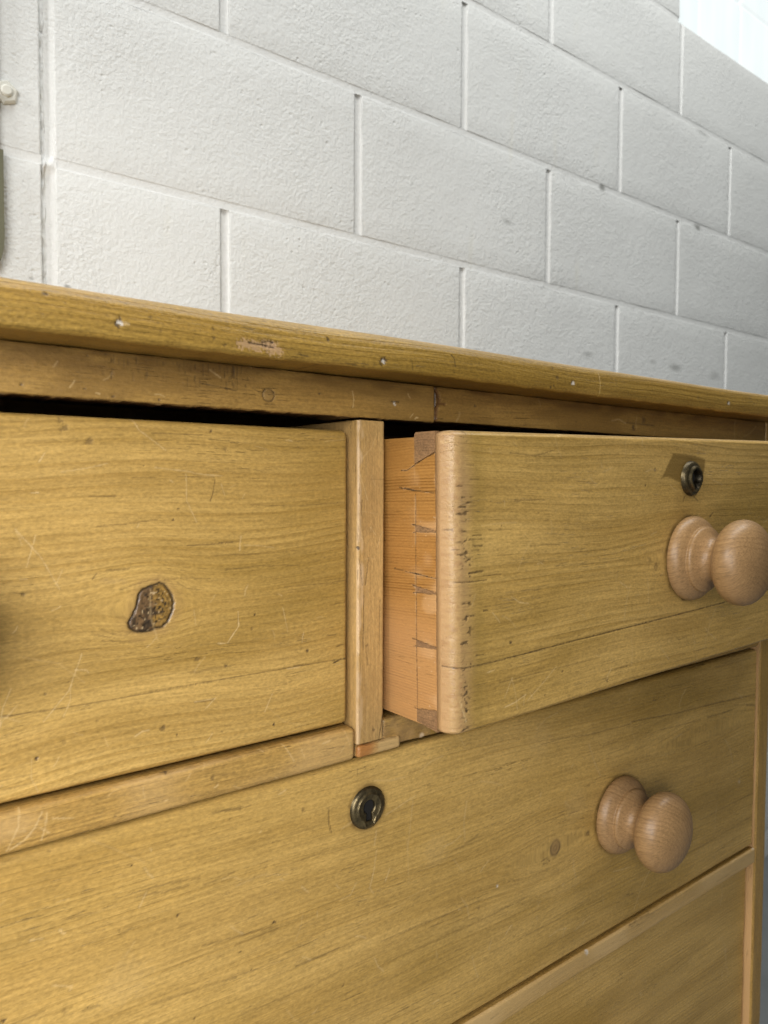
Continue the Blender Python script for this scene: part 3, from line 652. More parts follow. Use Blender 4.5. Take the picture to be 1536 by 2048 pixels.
FX = (Vector((1, 0, 0)), Vector((0, 0, 1)), Vector((0, -1, 0)))        # a front: along X, across Z, facing the viewer
def span(a0, a1, res, r):
    e = np.linspace(0, r, 9)[:-1] if r > 0 else np.array([0.])
    mid = np.linspace(a0 + r, a1 - r, max(2, int(round((a1 - a0 - 2 * r) / res)) + 1))
    return np.concatenate([a0 + e, mid, a1 - e[::-1]]) if r > 0 else mid
def board(name, mat, parent, a, b, c, depth, r=.004, res=(.002, .002), marks=(), seed=0, frame=FX, grain='a', gwarp=None, edge=None, after=None, origin=None, jag=0, ends=None, wavy=.0002, sidecol=None, wear=0, **props):
    """a plank: dense front face a x b at distance c along the normal, rounded edges, sides and back"""
    A_, B_, N_ = frame; r2 = r if isinstance(r, tuple) else (r, r)
    av, bv = span(a[0], a[1], res[0], r2[0]), span(b[0], b[1], res[1], r2[1])
    X, Z = np.meshgrid(av, bv, indexing='ij'); n, m = X.shape
    ex = np.maximum(0, r2[0] - np.minimum(X - a[0], a[1] - X)) / max(r2[0], 1e-6); ez = np.maximum(0, r2[1] - np.minimum(Z - b[0], b[1] - Z)) / max(r2[1], 1e-6)
    if r2[0] == 0: ex *= 0
    if r2[1] == 0: ez *= 0
    e = np.hypot(ex, ez); s = np.where(e > 1, 1 / np.maximum(e, 1e-9), 1)
    XX = X + np.where(e > 1, np.sign(X - (a[0] + a[1]) / 2) * -1 * ex * (1 - s) * r2[0], 0)
    ZZ = Z + np.where(e > 1, np.sign(Z - (b[0] + b[1]) / 2) * -1 * ez * (1 - s) * r2[1], 0)
    ec = np.minimum(e, 1); rad = max(r2)
    drop = rad * (1 - np.sqrt(np.maximum(0, 1 - ec * ec)))
    wv = wav(seed + 31, 7, 9, 22); h = wv(X, Z) * wavy
    mk = np.zeros(X.shape + (4,)); hg = np.zeros(X.shape)
    if jag:
        near = np.maximum(sst(.55, 1, ez), 0); ZZ = ZZ + np.sign(ZZ - (b[0] + b[1]) / 2) * -near * jag * (vnoise(X, Z * 0, seed, 300) + .6 * vnoise(X, Z * 0, seed + 1, 1100))
    along, across = (XX, ZZ) if grain == 'a' else (ZZ, XX)
    gs = across + wav(seed, 6, 5, 12)(along, across) * .0022 + (gwarp(along, across) if gwarp else 0)
    off = np.random.RandomState(seed + 5).uniform(-3, 3, 3)
    if after: after(XX, ZZ, ex, ez, mk, hg)
    apply_marks(XX, ZZ, marks, max(res), mk, hg)
    if wear:
        rs = np.random.RandomState(seed + 77); lo = []
        for i in range(wear):
            x0 = rs.uniform(max(a[0], .05), a[1]); z0 = rs.uniform(*b); L = rs.choice([.003, .005, .008, .016, .03]) * rs.uniform(.6, 1.2); an = rs.uniform(0, 3.14); kx = rs.uniform(-.25, .25)
            t = rs.choice(['s', 's', 's', 'd', 'o'])
            P3 = [(x0, z0)] if t == 'o' else [(x0, z0), (x0 + L * .5 * math.cos(an), z0 + L * .5 * math.sin(an)), (x0 + L * math.cos(an + kx), z0 + L * math.sin(an + kx))]
            if t == 'd': P3 = [(x0, z0), (x0 + L, z0 + rs.uniform(-.0008, .0008))]
            lo.append((t, rs.uniform(.0004, .0009), rs.uniform(.15, .5), P3))
        apply_marks(XX, ZZ, lo, max(res), mk, hg)
    C = c - drop + h + hg
    P = XX[..., None] * np.array(A_) + ZZ[..., None] * np.array(B_) + C[..., None] * np.array(N_)
    gp = np.stack([along + off[0], gs + off[1], -C + off[2]], -1)
    idx = np.arange(n * m).reshape(n, m)
    q = np.stack([idx[:-1, :-1], idx[1:, :-1], idx[1:, 1:], idx[:-1, 1:]], -1).reshape(-1, 4)
    flip = Vector(A_).cross(Vector(B_)).dot(Vector(N_)) < 0
    bl = np.concatenate([idx[:, 0], idx[-1, 1:], idx[-2::-1, -1], idx[0, -2:0:-1]])
    Pb = P.reshape(-1, 3)[bl]; nb = len(bl); base = n * m
    top2 = Pb.copy(); back = Pb - np.array(N_) * (np.array([C.ravel()[i] for i in bl]) - (c - depth))[:, None]
    V = np.concatenate([P.reshape(-1, 3), top2, back])
    gpb = gp.reshape(-1, 3)[bl]; gpk = gpb.copy(); gpk[:, 2] += depth
    GP = np.concatenate([gp.reshape(-1, 3), gpb, gpk]); mkb = mk.reshape(-1, 4)[bl].copy()
    MK = np.concatenate([mk.reshape(-1, 4), mkb * np.array([1, 1, 1, .0]), mkb * 0])
    if sidecol: MK[n * m:] = (*sidecol, 1)
    i0 = np.arange(nb); i1 = (i0 + 1) % nb
    sq = np.stack([base + i1, base + i0, base + nb + i0, base + nb + i1], -1)
    bf = list(base + nb + np.arange(nb))[::-1]
    Q = np.concatenate([q, sq])
    if flip: Q = Q[:, ::-1]; bf = bf[::-1]
    org = Vector(origin) if origin is not None else WO.get(parent.name, Vector((0, 0, 0))) if parent else Vector((0, 0, 0))
    V = V + np.array([0, 0, ZC]) - np.array(org)
    me = mesh_np(name, V, Q, [bf], GP, MK)
    return link(name, me, mat, parent, org, **props)

def plain_box(name, mat, parent, x, y, z, grain=0, origin=None, seed=0, bev=.0015, **props):
    """a bevelled board"""
    c = [[(v[0] + v[1]) / 2 for v in (x, y, z)], [(v[1] - v[0]) / 2 for v in (x, y, z)]]
    V = []; 
    for sx in (-1, 1):
        for sy in (-1, 1):
            for sz in (-1, 1):
                s = (sx, sy, sz)
                for k in range(3):
                    V.append([c[0][i] + s[i] * (c[1][i] - (0 if i == k else bev)) for i in range(3)])
    import bmesh
    bm = bmesh.new(); vs = [bm.verts.new(v) for v in V]; res = bmesh.ops.convex_hull(bm, input=vs); bmesh.ops.recalc_face_normals(bm, faces=bm.faces)
    bmesh.ops.dissolve_limit(bm, angle_limit=.02, verts=bm.verts, edges=bm.edges)
    org = Vector(origin) if origin is not None else WO.get(parent.name, Vector((0, 0, 0))) if parent else Vector((0, 0, 0))
    off = np.random.RandomState(seed).uniform(-3, 3, 3)
    order = [grain] + [i for i in range(3) if i != grain]
    gp = np.array([[v.co[order[0]], v.co[order[1]], v.co[order[2]]] for v in bm.verts]) + off
    for v in bm.verts: v.co += Vector((0, 0, ZC)) - org
    me = bpy.data.meshes.new(name); bm.to_mesh(me); bm.free()
    a = me.attributes.new('gp', 'FLOAT_VECTOR', 'POINT'); a.data.foreach_set('vector', gp.astype(np.float32).ravel())
    me.attributes.new('mk', 'FLOAT_COLOR', 'POINT').data.foreach_set('color', np.zeros(len(me.vertices) * 4, np.float32))
    return link(name, me, mat, parent, org, **props)

# ------------------------------------------------------------------ floor
me = mesh_np('floor', [(-6, -6, 0), (8, -6, 0), (8, 6, 0), (-6, 6, 0)], [(0, 1, 2, 3)], smooth=False)
link('floor', me, CONC, None, kind='structure')

# ------------------------------------------------------------------ painted block wall
YW = .855; PITCH = .4; CO = .2; XJ0 = .4142; ZJ0 = .3347
wall = empty('block_wall', (.8, YW, 0), label='white painted concrete block wall behind the chest of drawers', category='wall')
CJ = (.2045, .2172)                              # the wide vertical control joint near the left edge
var = {}
def block(x0, x1, z0, z1, k):
    L = round(x1 - x0, 4); H_ = round(z1 - z0, 4); key = (L, H_, k % 3)
    if key not in var:
        n0 = len(bpy.data.objects)
        o = board('block', PAINT, wall, (-L / 2, L / 2), (-H_ / 2, H_ / 2), 0, .06, r=(.003, .0011), res=(.03, .03), seed=k % 3, wavy=.0006, origin=(0, 0, ZC))
        var[key] = o.data
    else:
        o = link('block', var[key], None, wall)
    o.location = Vector(((x0 + x1) / 2, YW, ZC + (z0 + z1) / 2)) - WO[wall.name]
    return o
rows = range(-7, 11); JW, JH = .005, .0045
WIN = (1.405, 3.005, ZJ0 + 3 * CO - .013, ZJ0 + 6 * CO)
zb = lambda r: ZJ0 + CO * r - (.013 if r >= 3 else 0)      # bed joint heights
k = 0
for r in rows:
    z0 = zb(r - 1) + JH; z1 = zb(r) - JH
    o = 0 if r % 2 == 0 else .5
    edges = sorted([XJ0 + PITCH * (n + o) for n in range(-5, 9)])
    for a, b in zip(edges[:-1], edges[1:]):
        segs = [(a + JW, b - JW)]
        if a + JW < CJ[1] and b - JW > CJ[0]: segs = [(a + JW, CJ[0] - (0.0)), (CJ[1], b - JW)]
        elif abs(a - .2142) < .02: segs = [(CJ[1], b - JW)]
        elif abs(b - .2142) < .02: segs = [(a + JW, CJ[0])]
        for (p, q) in segs:
            if z0 > WIN[2] - .02 and z0 < WIN[3] - .02:
                if p > WIN[0] - .02 and q < WIN[1] + .06: continue
                if q > WIN[0]: q = min(q, WIN[0]) if p < WIN[0] else q
            if q - p > .03: block(p, q, z0, z1, k); k += 1
# mortar: backing sheet, flush bed joints and hollow head joints, one mesh
V, Q = [], []
def sheet(prof, t0, t1, vertical, n=1):
    """prof: list of (across, y); runs from t0 to t1"""
    b = len(V); m = len(prof)
    for i in range(n + 1):
        t = t0 + (t1 - t0) * i / n
        for (s, y) in prof: V.append((s, y, t) if vertical else (t, y, s))
    for i in range(n):
        for j in range(m - 1):
            f = (b + i * m + j, b + i * m + j + 1, b + (i + 1) * m + j + 1, b + (i + 1) * m + j)
            Q.append(f if vertical else f[::-1])
def hollow(c, hw, dep, lift): return [(c + hw * math.cos(math.pi - i * math.pi / 10) * 1.15, YW + lift + dep * math.sin(i * math.pi / 10)) for i in range(11)]
for r in range(-8, 11):
    z = zb(r)
    for (xa, xb) in ((-1.8, CJ[0]), (CJ[1], 3.7)):
        if r > 2 and r < 6 and xb > 1: 
            sheet(hollow(z, JH, .0004, .0002), xa, WIN[0] - .004, False, 40); sheet(hollow(z, JH, .0004, .0002), WIN[1], xb, False, 4)
        else: sheet(hollow(z, JH, .0004, .0002), xa, xb, False, 60)
for r in rows:
    z0 = zb(r - 1) + JH - .002; z1 = zb(r) - JH + .002
    for n in range(-5, 9):
        x = XJ0 + PITCH * (n + (0 if r % 2 == 0 else .5))
        if CJ[0] - .02 < x < CJ[1] + .02: continue
        if z0 > WIN[2] - .02 and z0 < WIN[3] - .02 and WIN[0] - .02 < x < WIN[1] + .02: continue
        sheet(hollow(x, JW, .0026, .0004), z0, z1, True)
mo = link('mortar', mesh_np('mortar', np.array(V) + np.array([0, 0, ZC]) - np.array(WO[wall.name]), Q), MORT, wall, WO[wall.name], kind='stuff')
# control joint: ragged crack on the left, smooth sealant fillet on the right
V, Q = [], []
n = 900; zz = np.linspace(-ZC + .01, 2.3, n); rs = np.random.RandomState(8)
nz = lambda f, s: vnoise(zz, zz * 0, s, f) - .5
prof = []
cl = CJ[0] + .0; jx = nz(160, 1) * .0026 + nz(45, 2) * .0020
kn = np.exp(-((zz - (ZJ0 - .003)) / .006) ** 2)
xs_ = [CJ[0] - .002 + 0 * zz, CJ[0] + .0006 + jx * .4, CJ[0] + .0022 + jx, CJ[0] + .0038 + jx + nz(220, 3) * .0012, CJ[0] + .0050 + nz(90, 4) * .0012, CJ[0] + .0062 + nz(30, 5) * .0012, CJ[0] + .0090 + 0 * zz, CJ[0] + .0118 + nz(30, 6) * .0006, CJ[1] + .002 + 0 * zz]
ys_ = [.0035 + 0 * zz, .0075 + nz(200, 7) * .003, .0055 + nz(260, 9) * .004, .0075 + nz(200, 10) * .004, .0085 + 0 * zz, .0078 + 0 * zz, .0050 + 0 * zz, .0020 + nz(50, 11) * .0008, .0010 + 0 * zz]
for i in range(9):
    for j in range(n): V.append((xs_[i][j], YW + ys_[i][j] - kn[j] * .006 * (1 if 1 < i < 7 else .2), zz[j]))
for i in range(8):
    for j in range(n - 1): Q.append((i * n + j, (i + 1) * n + j, (i + 1) * n + j + 1, i * n + j + 1))
link('control_joint', mesh_np('control_joint', np.array(V) + np.array([0, 0, ZC]) - np.array(WO[wall.name]), Q), MORT, wall, WO[wall.name])

# glass block window
gw = empty('glass_block_window', (2.2, YW + .07, ZC + WIN[2]), label='bright daylit glass block window high in the block wall at upper right', category='window')
GY = YW + .065; GP_ = .182; gx0 = 1.405 * GY / YW
gx = 1.4764 * GY / YW - GP_
NG = 8
def gblock(x, z):
    o = plain_box('glass_block', GLASS, gw, (x + .002, x + GP_ - .002), (GY, GY + .08), (z + .002, z + .2 - .002), bev=.005)
    return o
g0 = None
for i in range(NG + 1):
    for j in range(3):
        x, z = gx + i * GP_, WIN[2] + .002 + j * .2
        if x + GP_ > WIN[1] + .12: continue
        if g0 is None: g0 = gblock(x, z); gx_, gz_ = x, z
        else:
            c = g0.copy(); COL.objects.link(c); c.parent = gw; c.location = g0.location + Vector((x - gx_, 0, z - gz_))
plain_box('joint_grid', GJ, gw, (WIN[0] - .15, WIN[1] + .15), (GY + .03, GY + .05), (WIN[2] - .02, WIN[2] + .60), bev=.001)

# steel bar and bolt at the left edge
bar = empty('steel_bar', (.13, YW - .03, ZC + .21), label='olive painted steel bar against the wall at the left edge', category='bar')
def lathe(prof, n=48):
    V, Q = [], []
    for i in range(n):
        t = 2 * math.pi * i / n
        for (h, r) in prof: V.append((r * math.cos(t), -h, r * math.sin(t)))
    m = len(prof)
    for i in range(n):
        for j in range(m - 1): Q.append((i * m + j, i * m + j + 1, ((i + 1) % n) * m + j + 1, ((i + 1) % n) * m + j))
    return np.array(V), Q
def bar_mesh(w0, w1, zt, zb, y0, y1, rnd):
    pts = [(w0, zt), (w1, zt)]
    for i in range(9):
        a = i / 8 * math.pi / 2; pts.append((w1 - rnd + rnd * math.cos(a), zb + rnd * 2 - rnd * 2 * math.sin(a)))
    pts.append((w0, zb))
    V = [(x, y0, z) for x, z in pts] + [(x, y1, z) for x, z in pts]; n = len(pts)
    Q = [(i, i + n, (i + 1) % n + n, (i + 1) % n) for i in range(n)]
    return np.array(V), Q, [list(range(n))[::-1], list(range(n, 2 * n))]
for nm, args in (('flat_bar', (.10, .1618, 2.3, .30, YW - .009, YW - .001, .004)), ('end_sleeve', (.095, .1655, .33, .2035, YW - .013, YW - .0005, .02))):
    V, Q, ex = bar_mesh(*args)
    link(nm, mesh_np(nm, V + np.array([0, 0, ZC]) - np.array(WO[bar.name]), Q, [f[::-1] for f in ex] if False else ex, smooth=False), STEEL, bar, WO[bar.name])
bolt = empty('wall_bolt', (.1705, YW, ZC + .392), label='white painted hexagonal nut and bolt end on the wall above the steel bar', category='bolt')
def hexa(r, h0, h1, n, rot, bev):
    V = []; Q = []
    rings = [(r, h0), (r, h1 - bev), (r - bev, h1)]
    for (rr, h) in rings:
        for i in range(n): V.append((rr * math.cos(rot + 6.2832 * i / n), -h, rr * math.sin(rot + 6.2832 * i / n)))
    for k_ in range(2):
        for i in range(n): Q.append((k_ * n + i, k_ * n + (i + 1) % n, (k_ + 1) * n + (i + 1) % n, (k_ + 1) * n + i))
    return np.array(V), Q, [[2 * n + i for i in range(n)]]
for nm, a in (('nut', (.0125, .000, .006, 6, .35, .0022)), ('bolt_end', (.0058, .005, .0095, 20, 0, .0016))):
    V, Q, ex = hexa(*a); link(nm, mesh_np(nm, V, Q, ex, smooth=False), BOLT, bolt, WO[bolt.name])

# ------------------------------------------------------------------ chest of drawers
XL, XR = -.243, .785; CX = (XL + XR) / 2; YF = .36; YB = .825
chest = empty('chest_of_drawers', (CX, .59, 0), label='old waxed pine chest of drawers with turned wooden knobs against the block wall', category='chest of drawers')
# moulded top: one swept profile
prof = [(YB, .0605), (.40, .0605)] + [(.345, .0603)]
for i in range(7):
    a = -math.pi / 2 - i / 6 * math.pi / 2; prof.append((.3335 + .0030 * math.cos(a), .0633 + .0030 * math.sin(a)))
for i in range(1, 6): prof.append((.3305 - .0006 * math.sin(i / 6 * math.pi), .0633 + i / 6 * .0095))
for i in range(13):
    a = math.pi + -i / 12 * math.pi / 2; prof.append((.3395 + .0090 * math.cos(a), .0728 + .0085 * math.sin(a)))
prof += [(.42, .0813), (YB, .0813)]
prof = np.array(prof); xs = np.concatenate([np.arange(XL - .028, .06, .01), np.arange(.06, .45, .0006), np.arange(.45, XR + .03, .0012)])
X = np.repeat(xs[:, None], len(prof), 1); Yp = np.repeat(prof[None, :, 0], len(xs), 0); Zp = np.repeat(prof[None, :, 1], len(xs), 0)
# more points up the nosing
fi = np.interp(np.linspace(0, 1, 60), np.linspace(0, 1, len(prof) - 4), np.arange(2, len(prof) - 2))
idx2 = np.concatenate([[0, 1], fi, [len(prof) - 2, len(prof) - 1]])
yy = np.interp(idx2, np.arange(len(prof)), prof[:, 0]); z2 = np.interp(idx2, np.arange(len(prof)), prof[:, 1])
X = np.repeat(xs[:, None], len(yy), 1); Yp = np.repeat(yy[None], len(xs), 0); Zp = np.repeat(z2[None], len(xs), 0)
mk = np.zeros(X.shape + (4,)); hg = np.zeros(X.shape); front = (Yp < .36)
apply_marks(X, Zp, MARKS['TOP'], .0007, mk, hg); mk[..., 3] *= front; hg *= front
bare = sst(.0780, .0811, Zp) * front * (.35 + .5 * sst(.35, .7, vnoise(X, Zp, 3, 45)))
over(mk, np.array([.62, .44, .24]), bare * .55)
wv = wav(77, 8, 6, 20)
Yp2 = Yp - hg + wv(X, Zp) * .0005 * front; Zp2 = Zp + wav(78, 8, 5, 3)(X, Zp) * .0005 * front
edge_n = (vnoise(X, Zp * 0, 6, 120) - .5) * .0006 * (Zp < .0640) * front
V = np.stack([X, Yp2, Zp2 + edge_n + ZC], -1); n, m = X.shape
sarc = np.concatenate([[0], np.cumsum(np.hypot(np.diff(yy), np.diff(z2)))])
gp = np.stack([X + 1.7, np.repeat(sarc[None], n, 0) + wav(4, 6, 5, 8)(X, Zp) * .0018 + .3, Yp * 0 + .4], -1)
idx = np.arange(n * m).reshape(n, m)
q = np.stack([idx[:-1, :-1], idx[:-1, 1:], idx[1:, 1:], idx[1:, :-1]], -1).reshape(-1, 4)
me = mesh_np('top', V.reshape(-1, 3) - np.array(WO[chest.name]), q[:, ::-1], [list(idx[0]), list(idx[-1][::-1])], gp.reshape(-1, 3), mk.reshape(-1, 4))
link('top', me, PINE_TOP, chest, WO[chest.name])

DV0, DV1 = .2595, .2795
# carcass
plain_box('side_panel', PINE_RAIL, chest, (XL, XL + .02), (YF, YB), (-ZC + .07, .0603), 2, seed=3)
board('side_panel', PINE_RAIL, chest, (.7645, XR), (-ZC + .07, .0603), -YF, .46, r=.002, res=(.004, .01), seed=21, grain='b', sidecol=(.56, .34, .15))  # sides painted bright orange for the light falling on the inner face
plain_box('back_panel', CARC, chest, (XL + .02, .7645), (YB - .012, YB), (-ZC + .07, .0602), 0, seed=5)
plain_box('base_board', CARC, chest, (XL + .02, .7645), (YF + .02, YB - .014), (-ZC + .075, -ZC + .09), 0, seed=6)
plain_box('plinth', PINE_RAIL, chest, (XL - .012, XR + .012), (YF - .012, YF - .001), (-ZC, -ZC + .11), 0, seed=7)
plain_box('plinth', PINE_RAIL, chest, (XL - .012, XL - .001), (YF, YB), (-ZC, -ZC + .11), 1, seed=8)
plain_box('plinth', PINE_RAIL, chest, (XR + .001, XR + .012), (YF, YB), (-ZC, -ZC + .11), 1, seed=9)
# rails
def worn_shaded_rail(X, Z, ex, ez, mk, hg):
    over(mk, np.array([.19, .105, .026]), .28 + .35 * sst(.35, .7, vnoise(X, Z * 3, 81, 28)))
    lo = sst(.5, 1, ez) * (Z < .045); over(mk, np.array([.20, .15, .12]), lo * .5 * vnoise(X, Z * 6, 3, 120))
    up = sst(.044, .0605, Z); over(mk, np.array([.13, .066, .018]), up * .85 * vnoise(X, Z * 3, 9, 90))  # moulding's shadow painted in as a patchy brown band towards the rail's top
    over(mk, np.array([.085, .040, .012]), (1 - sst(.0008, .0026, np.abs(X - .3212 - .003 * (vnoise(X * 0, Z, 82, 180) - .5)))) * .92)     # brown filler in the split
board('top_rail', PINE_RAIL, chest, (XL + .02, .3205), (.0362, .0606), -YF, .03, r=.0022, res=(.0006, .0005), marks=MARKS['TR'], seed=11, wear=12, jag=.0007, after=worn_shaded_rail, sidecol=(.085, .04, .012))
board('top_rail', PINE_RAIL, chest, (.3206, .7645), (.0372, .0606), -(YF + .0012), .03, r=.0018, res=(.0011, .0006), marks=MARKS['TR'], seed=12, wear=12, jag=.0006, after=worn_shaded_rail)
def worn_mid(X, Z, ex, ez, mk, hg):
    over(mk, np.array([.60, .40, .18]), sst(.3, .8, vnoise(X, Z * 3, 13, 30)) * .35)
    over(mk, np.array([.17, .10, .035]), sst(.5, 1, ez) * .45 * vnoise(X, Z, 14, 200))
board('middle_rail', PINE_RAIL, chest, (XL + .02, DV0 - .0008), (-.1685, -.1485), -YF, .03, r=.0035, res=(.0007, .0007), marks=MARKS['MR'], seed=13, wear=30, jag=.00015, after=worn_mid)
def chipped(X, Z, ex, ez, mk, hg):
    over(mk, np.array([.30, .185, .085]), (X < .32) * .6 * (.4 + .6 * vnoise(X, Z, 15, 260))); hg -= (X < .32) * .0012 * vnoise(X, Z, 16, 160)
    over(mk, np.array([.66, .50, .32]), (1 - sst(.0012, .0026, np.hypot(X - .3125, Z + .1655))) * .8)
board('middle_rail', PINE_RAIL, chest, (DV1 + .0006, .7645), (-.1675, -.1480), -(YF + .0015), .03, r=.003, res=(.001, .0007), seed=14, jag=.0008, after=chipped)
board('lower_rail', PINE_RAIL, chest, (XL + .02, .7645), (-.3915, -.3760), -(YF + .0004), .03, r=.0018, res=(.001, .0007), marks=MARKS['LR'], seed=15, wear=30, jag=.00008, after=lambda X, Z, ex, ez, mk, hg: over(mk, np.array([.56, .375, .16]), .45 + .45 * sst(.2, .7, vnoise(X, Z * 2, 71, 25))))
board('lower_rail', PINE_RAIL, chest, (XL + .02, .7645), (-.6380, -.6220), -YF, .03, r=.0045, res=(.01, .004), seed=16)
# divider between the two small drawers, worn pale on its left arris
def worn_div(X, Z, ex, ez, mk, hg):
    over(mk, np.array([.60, .42, .24]), sst(.0034, .0010, X - DV0 + (vnoise(X * 2, Z, 5, 150) - .5) * .005) * .6)
    over(mk, np.array([.22, .13, .05]), sst(.4, .7, vnoise(X, Z, 6, 40)) * .2 + sst(.0022, .0004, DV1 - X) * .5 * vnoise(X, Z, 8, 150))
board('divider', PINE_DIV, chest, (DV0, DV1), (-.1600, .0357), -YF, .40, r=(.0016, .0008), res=(.0005, .0005), marks=MARKS['DV'], seed=17, wear=14, grain='b', after=worn_div)
# loose lipping under the divider, broken round at its right end
def lip_worn(X, Z, ex, ez, mk, hg):
    over(mk, np.array([.34, .12, .022]), (1 - sst(.004, .013, np.hypot(X - DV0 - .004, Z + .163))) * .75)
    over(mk, np.array([.50, .35, .16]), (X > DV0 + .016) * .4)
o = board('lipping', PINE_DIV, chest, (DV0 + .0004, .2935), (-.1686, -.1604), -(YF - .0004), .012, r=.0025, res=(.0006, .0005), seed=18, after=lip_worn, jag=.0005)
board('middle_rail', PINE_RAIL, chest, (DV0, DV1), (-.1680, -.1604), -(YF + .013), .017, r=.001, res=(.004, .004), seed=19)

# ---- drawers
def knotwarp(x0, z0, A, Lx, Lz):
    return lambda x, z: -A * np.tanh((z - z0) / .006) * np.exp(-((x - x0) / Lx) ** 2 - ((z - z0) / Lz) ** 2)
def knob_at(parent, x, y, z, seed):
    prof = [(0, 0), (0, .0306), (.0012, .0316), (.0035, .0319), (.0062, .0312), (.0088, .0292), (.0106, .0264), (.0114, .0249), (.0118, .0242), (.0124, .0242), (.0134, .0245), (.0146, .0242), (.0157, .0230), (.0172, .0200), (.0194, .0168), (.0218, .0152), (.0242, .0149), (.0262, .0158), (.0278, .0184), (.0292, .0220), (.0312, .0256), (.0340, .0285), (.0375, .0303), (.0412, .0309), (.0448, .0304), (.0482, .0287), (.0512, .0258), (.0540, .0212), (.0561, .0152), (.0573, .0082), (.0577, .0)]
    # smooth the profile
    t = np.linspace(0, len(prof) - 1, 110); P = np.array(prof); pr = np.stack([np.interp(t, np.arange(len(P)), P[:, 0]), np.interp(t, np.arange(len(P)), P[:, 1])], -1)
    for _ in range(3): pr[3:-1] = (pr[2:-2] + 2 * pr[3:-1] + pr[4:]) / 4 if len(pr[4:]) == len(pr[3:-1]) else pr[3:-1]
    V, Q = lathe([tuple(v) for v in pr], 96)
    rs = np.random.RandomState(seed); ang = rs.uniform(.3, 1.2)
    xx, zz_ = V[:, 0], V[:, 2]; u = xx * math.cos(ang) + zz_ * math.sin(ang); v = -xx * math.sin(ang) + zz_ * math.cos(ang)
    ringr = np.hypot(u + .045 + V[:, 1] * .25, v * .8)
    gp = np.stack([V[:, 1] + seed, ringr + .0006 * np.sin(zz_ * 300), v + .3], -1)
    return link('knob', mesh_np('knob', V, Q, (), gp, np.zeros((len(V), 4))), BEECH, parent, (x, y, z + ZC))
def escutcheon_at(parent, x, y, z, cup):
    R = .0133; N = 200; V, Q = [], []
    def key(t):                                    # keyhole outline seen from its own centre
        c, s = math.cos(t), math.sin(t); rr = .0040
        # slot flaring downwards
        best = 0
        for k_ in range(400):
            d = k_ * .00003; px, pz = c * d, s * d
            ok = math.hypot(px, pz - .0010) < rr or (-.0078 < pz < 0 and abs(px) < .0017 + .0008 * (-pz / .0078))
            if ok: best = d
        return best
    prof_f = [(0, -.004), (.015, .0006), (.05, .0020), (.12, .0024), (.34, .0024), (.42, .0030), (.47, .0033), (.53, .0030), (.60, .0024), (.70, .0022), (.84, .0018), (.94, .0009), (1.0, -.0005)]
    prof_c = [(0, -.008), (.03, .0024), (.14, .0040), (.20, .0052), (.32, .0058), (.43, .0054), (.52, .0042), (.62, .0036), (.78, .0032), (.92, .0022), (1.0, -.0005)]
    pf = prof_c if cup else prof_f
    m = len(pf)
    for i in range(N):
        t = 2 * math.pi * i / N; k0 = key(t) if not cup else .5 * key(t) + .0026
        for (f, h) in pf:
            rr = k0 + (R - k0) * f; V.append((rr * math.cos(t) * (1 if f > 0 else .95), -h, rr * math.sin(t)))
    for i in range(N):
        for j in range(m - 1): Q.append((i * m + j, i * m + j + 1, ((i + 1) % N) * m + j + 1, ((i + 1) % N) * m + j))
    V = np.array(V); mk = np.zeros((len(V), 4)); mk[::1, :3] = (.02, .016, .01)
    fr = np.array([p[0] for p in pf] * N); mk[:, 3] = np.where(fr < (.22 if cup else .035), .93, np.where(fr > .9, .6, np.where((fr > .5) & (fr < .68) & cup, .6, 0)))  # hole walls painted near black for the shade inside; rim and cup groove darkened
    # Q winding: outward normal -Y
    e = link('escutcheon', mesh_np('escutcheon', V, Q, (), None, mk), BRASS, parent, (x, y, z + ZC))
    bv = [(.0088 * math.cos(2 * math.pi * i / 24), -.0006, .0088 * math.sin(2 * math.pi * i / 24)) for i in range(24)]
    link('keyhole', mesh_np('keyhole', bv, [], [list(range(24))]), DARK, parent, (x, y, z + ZC))  # black disc stands in for the keyhole's dark depth
    return e

def body(parent, x0, x1, z0, z1, y0, first=False):
    """the drawer box behind a front"""
    plain_box('drawer_side', CARC, parent, (x1 - .012, x1 - .002), (y0, y0 + .40), (z0 + .004, z1 - .006), 1, seed=40)
    plain_box('drawer_back', CARC, parent, (x0 + .014, x1 - .014), (y0 + .388, y0 + .40), (z0 + .012, z1 - .012), 0, seed=41)
    plain_box('drawer_bottom', CARC, parent, (x0 + .014, x1 - .014), (y0, y0 + .387), (z0 + .006, z0 + .013), 0, seed=42)
DX0 = XL + .0225
# left small drawer
KX, KZ = .1348, -.0635
def dark_rings(X, Z, mk, spots):
    for (cx, cz, r, a) in spots:                          # dark brown ring and wider soft halo round each fitting
        d = np.hypot(X - cx, Z - cz); n_ = .35 + .65 * vnoise(X, Z, 61, 220)
        over(mk, np.array([.13, .075, .022]), (sst(r + .0035, r + .0002, d) * a * n_ + sst(r + .016, r, d) * a * .3 * vnoise(X, Z, 62, 90)))
def ld_after(X, Z, ex, ez, mk, hg):
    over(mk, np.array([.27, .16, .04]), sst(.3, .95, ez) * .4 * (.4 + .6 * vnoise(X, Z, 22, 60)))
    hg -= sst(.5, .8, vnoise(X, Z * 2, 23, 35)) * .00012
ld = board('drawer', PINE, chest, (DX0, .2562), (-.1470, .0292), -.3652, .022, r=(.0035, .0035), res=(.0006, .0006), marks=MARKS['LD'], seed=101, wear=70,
           gwarp=lambda x, z: knotwarp(KX, KZ, .0075, .024, .024)(x, z) - .03 * (x - .07) * (z < 9) * .6 + .0015 * np.sin(x * 38) , after=ld_after, origin=(DX0, .3652, ZC - .147), label='closed small left drawer with a dark knot in its front')
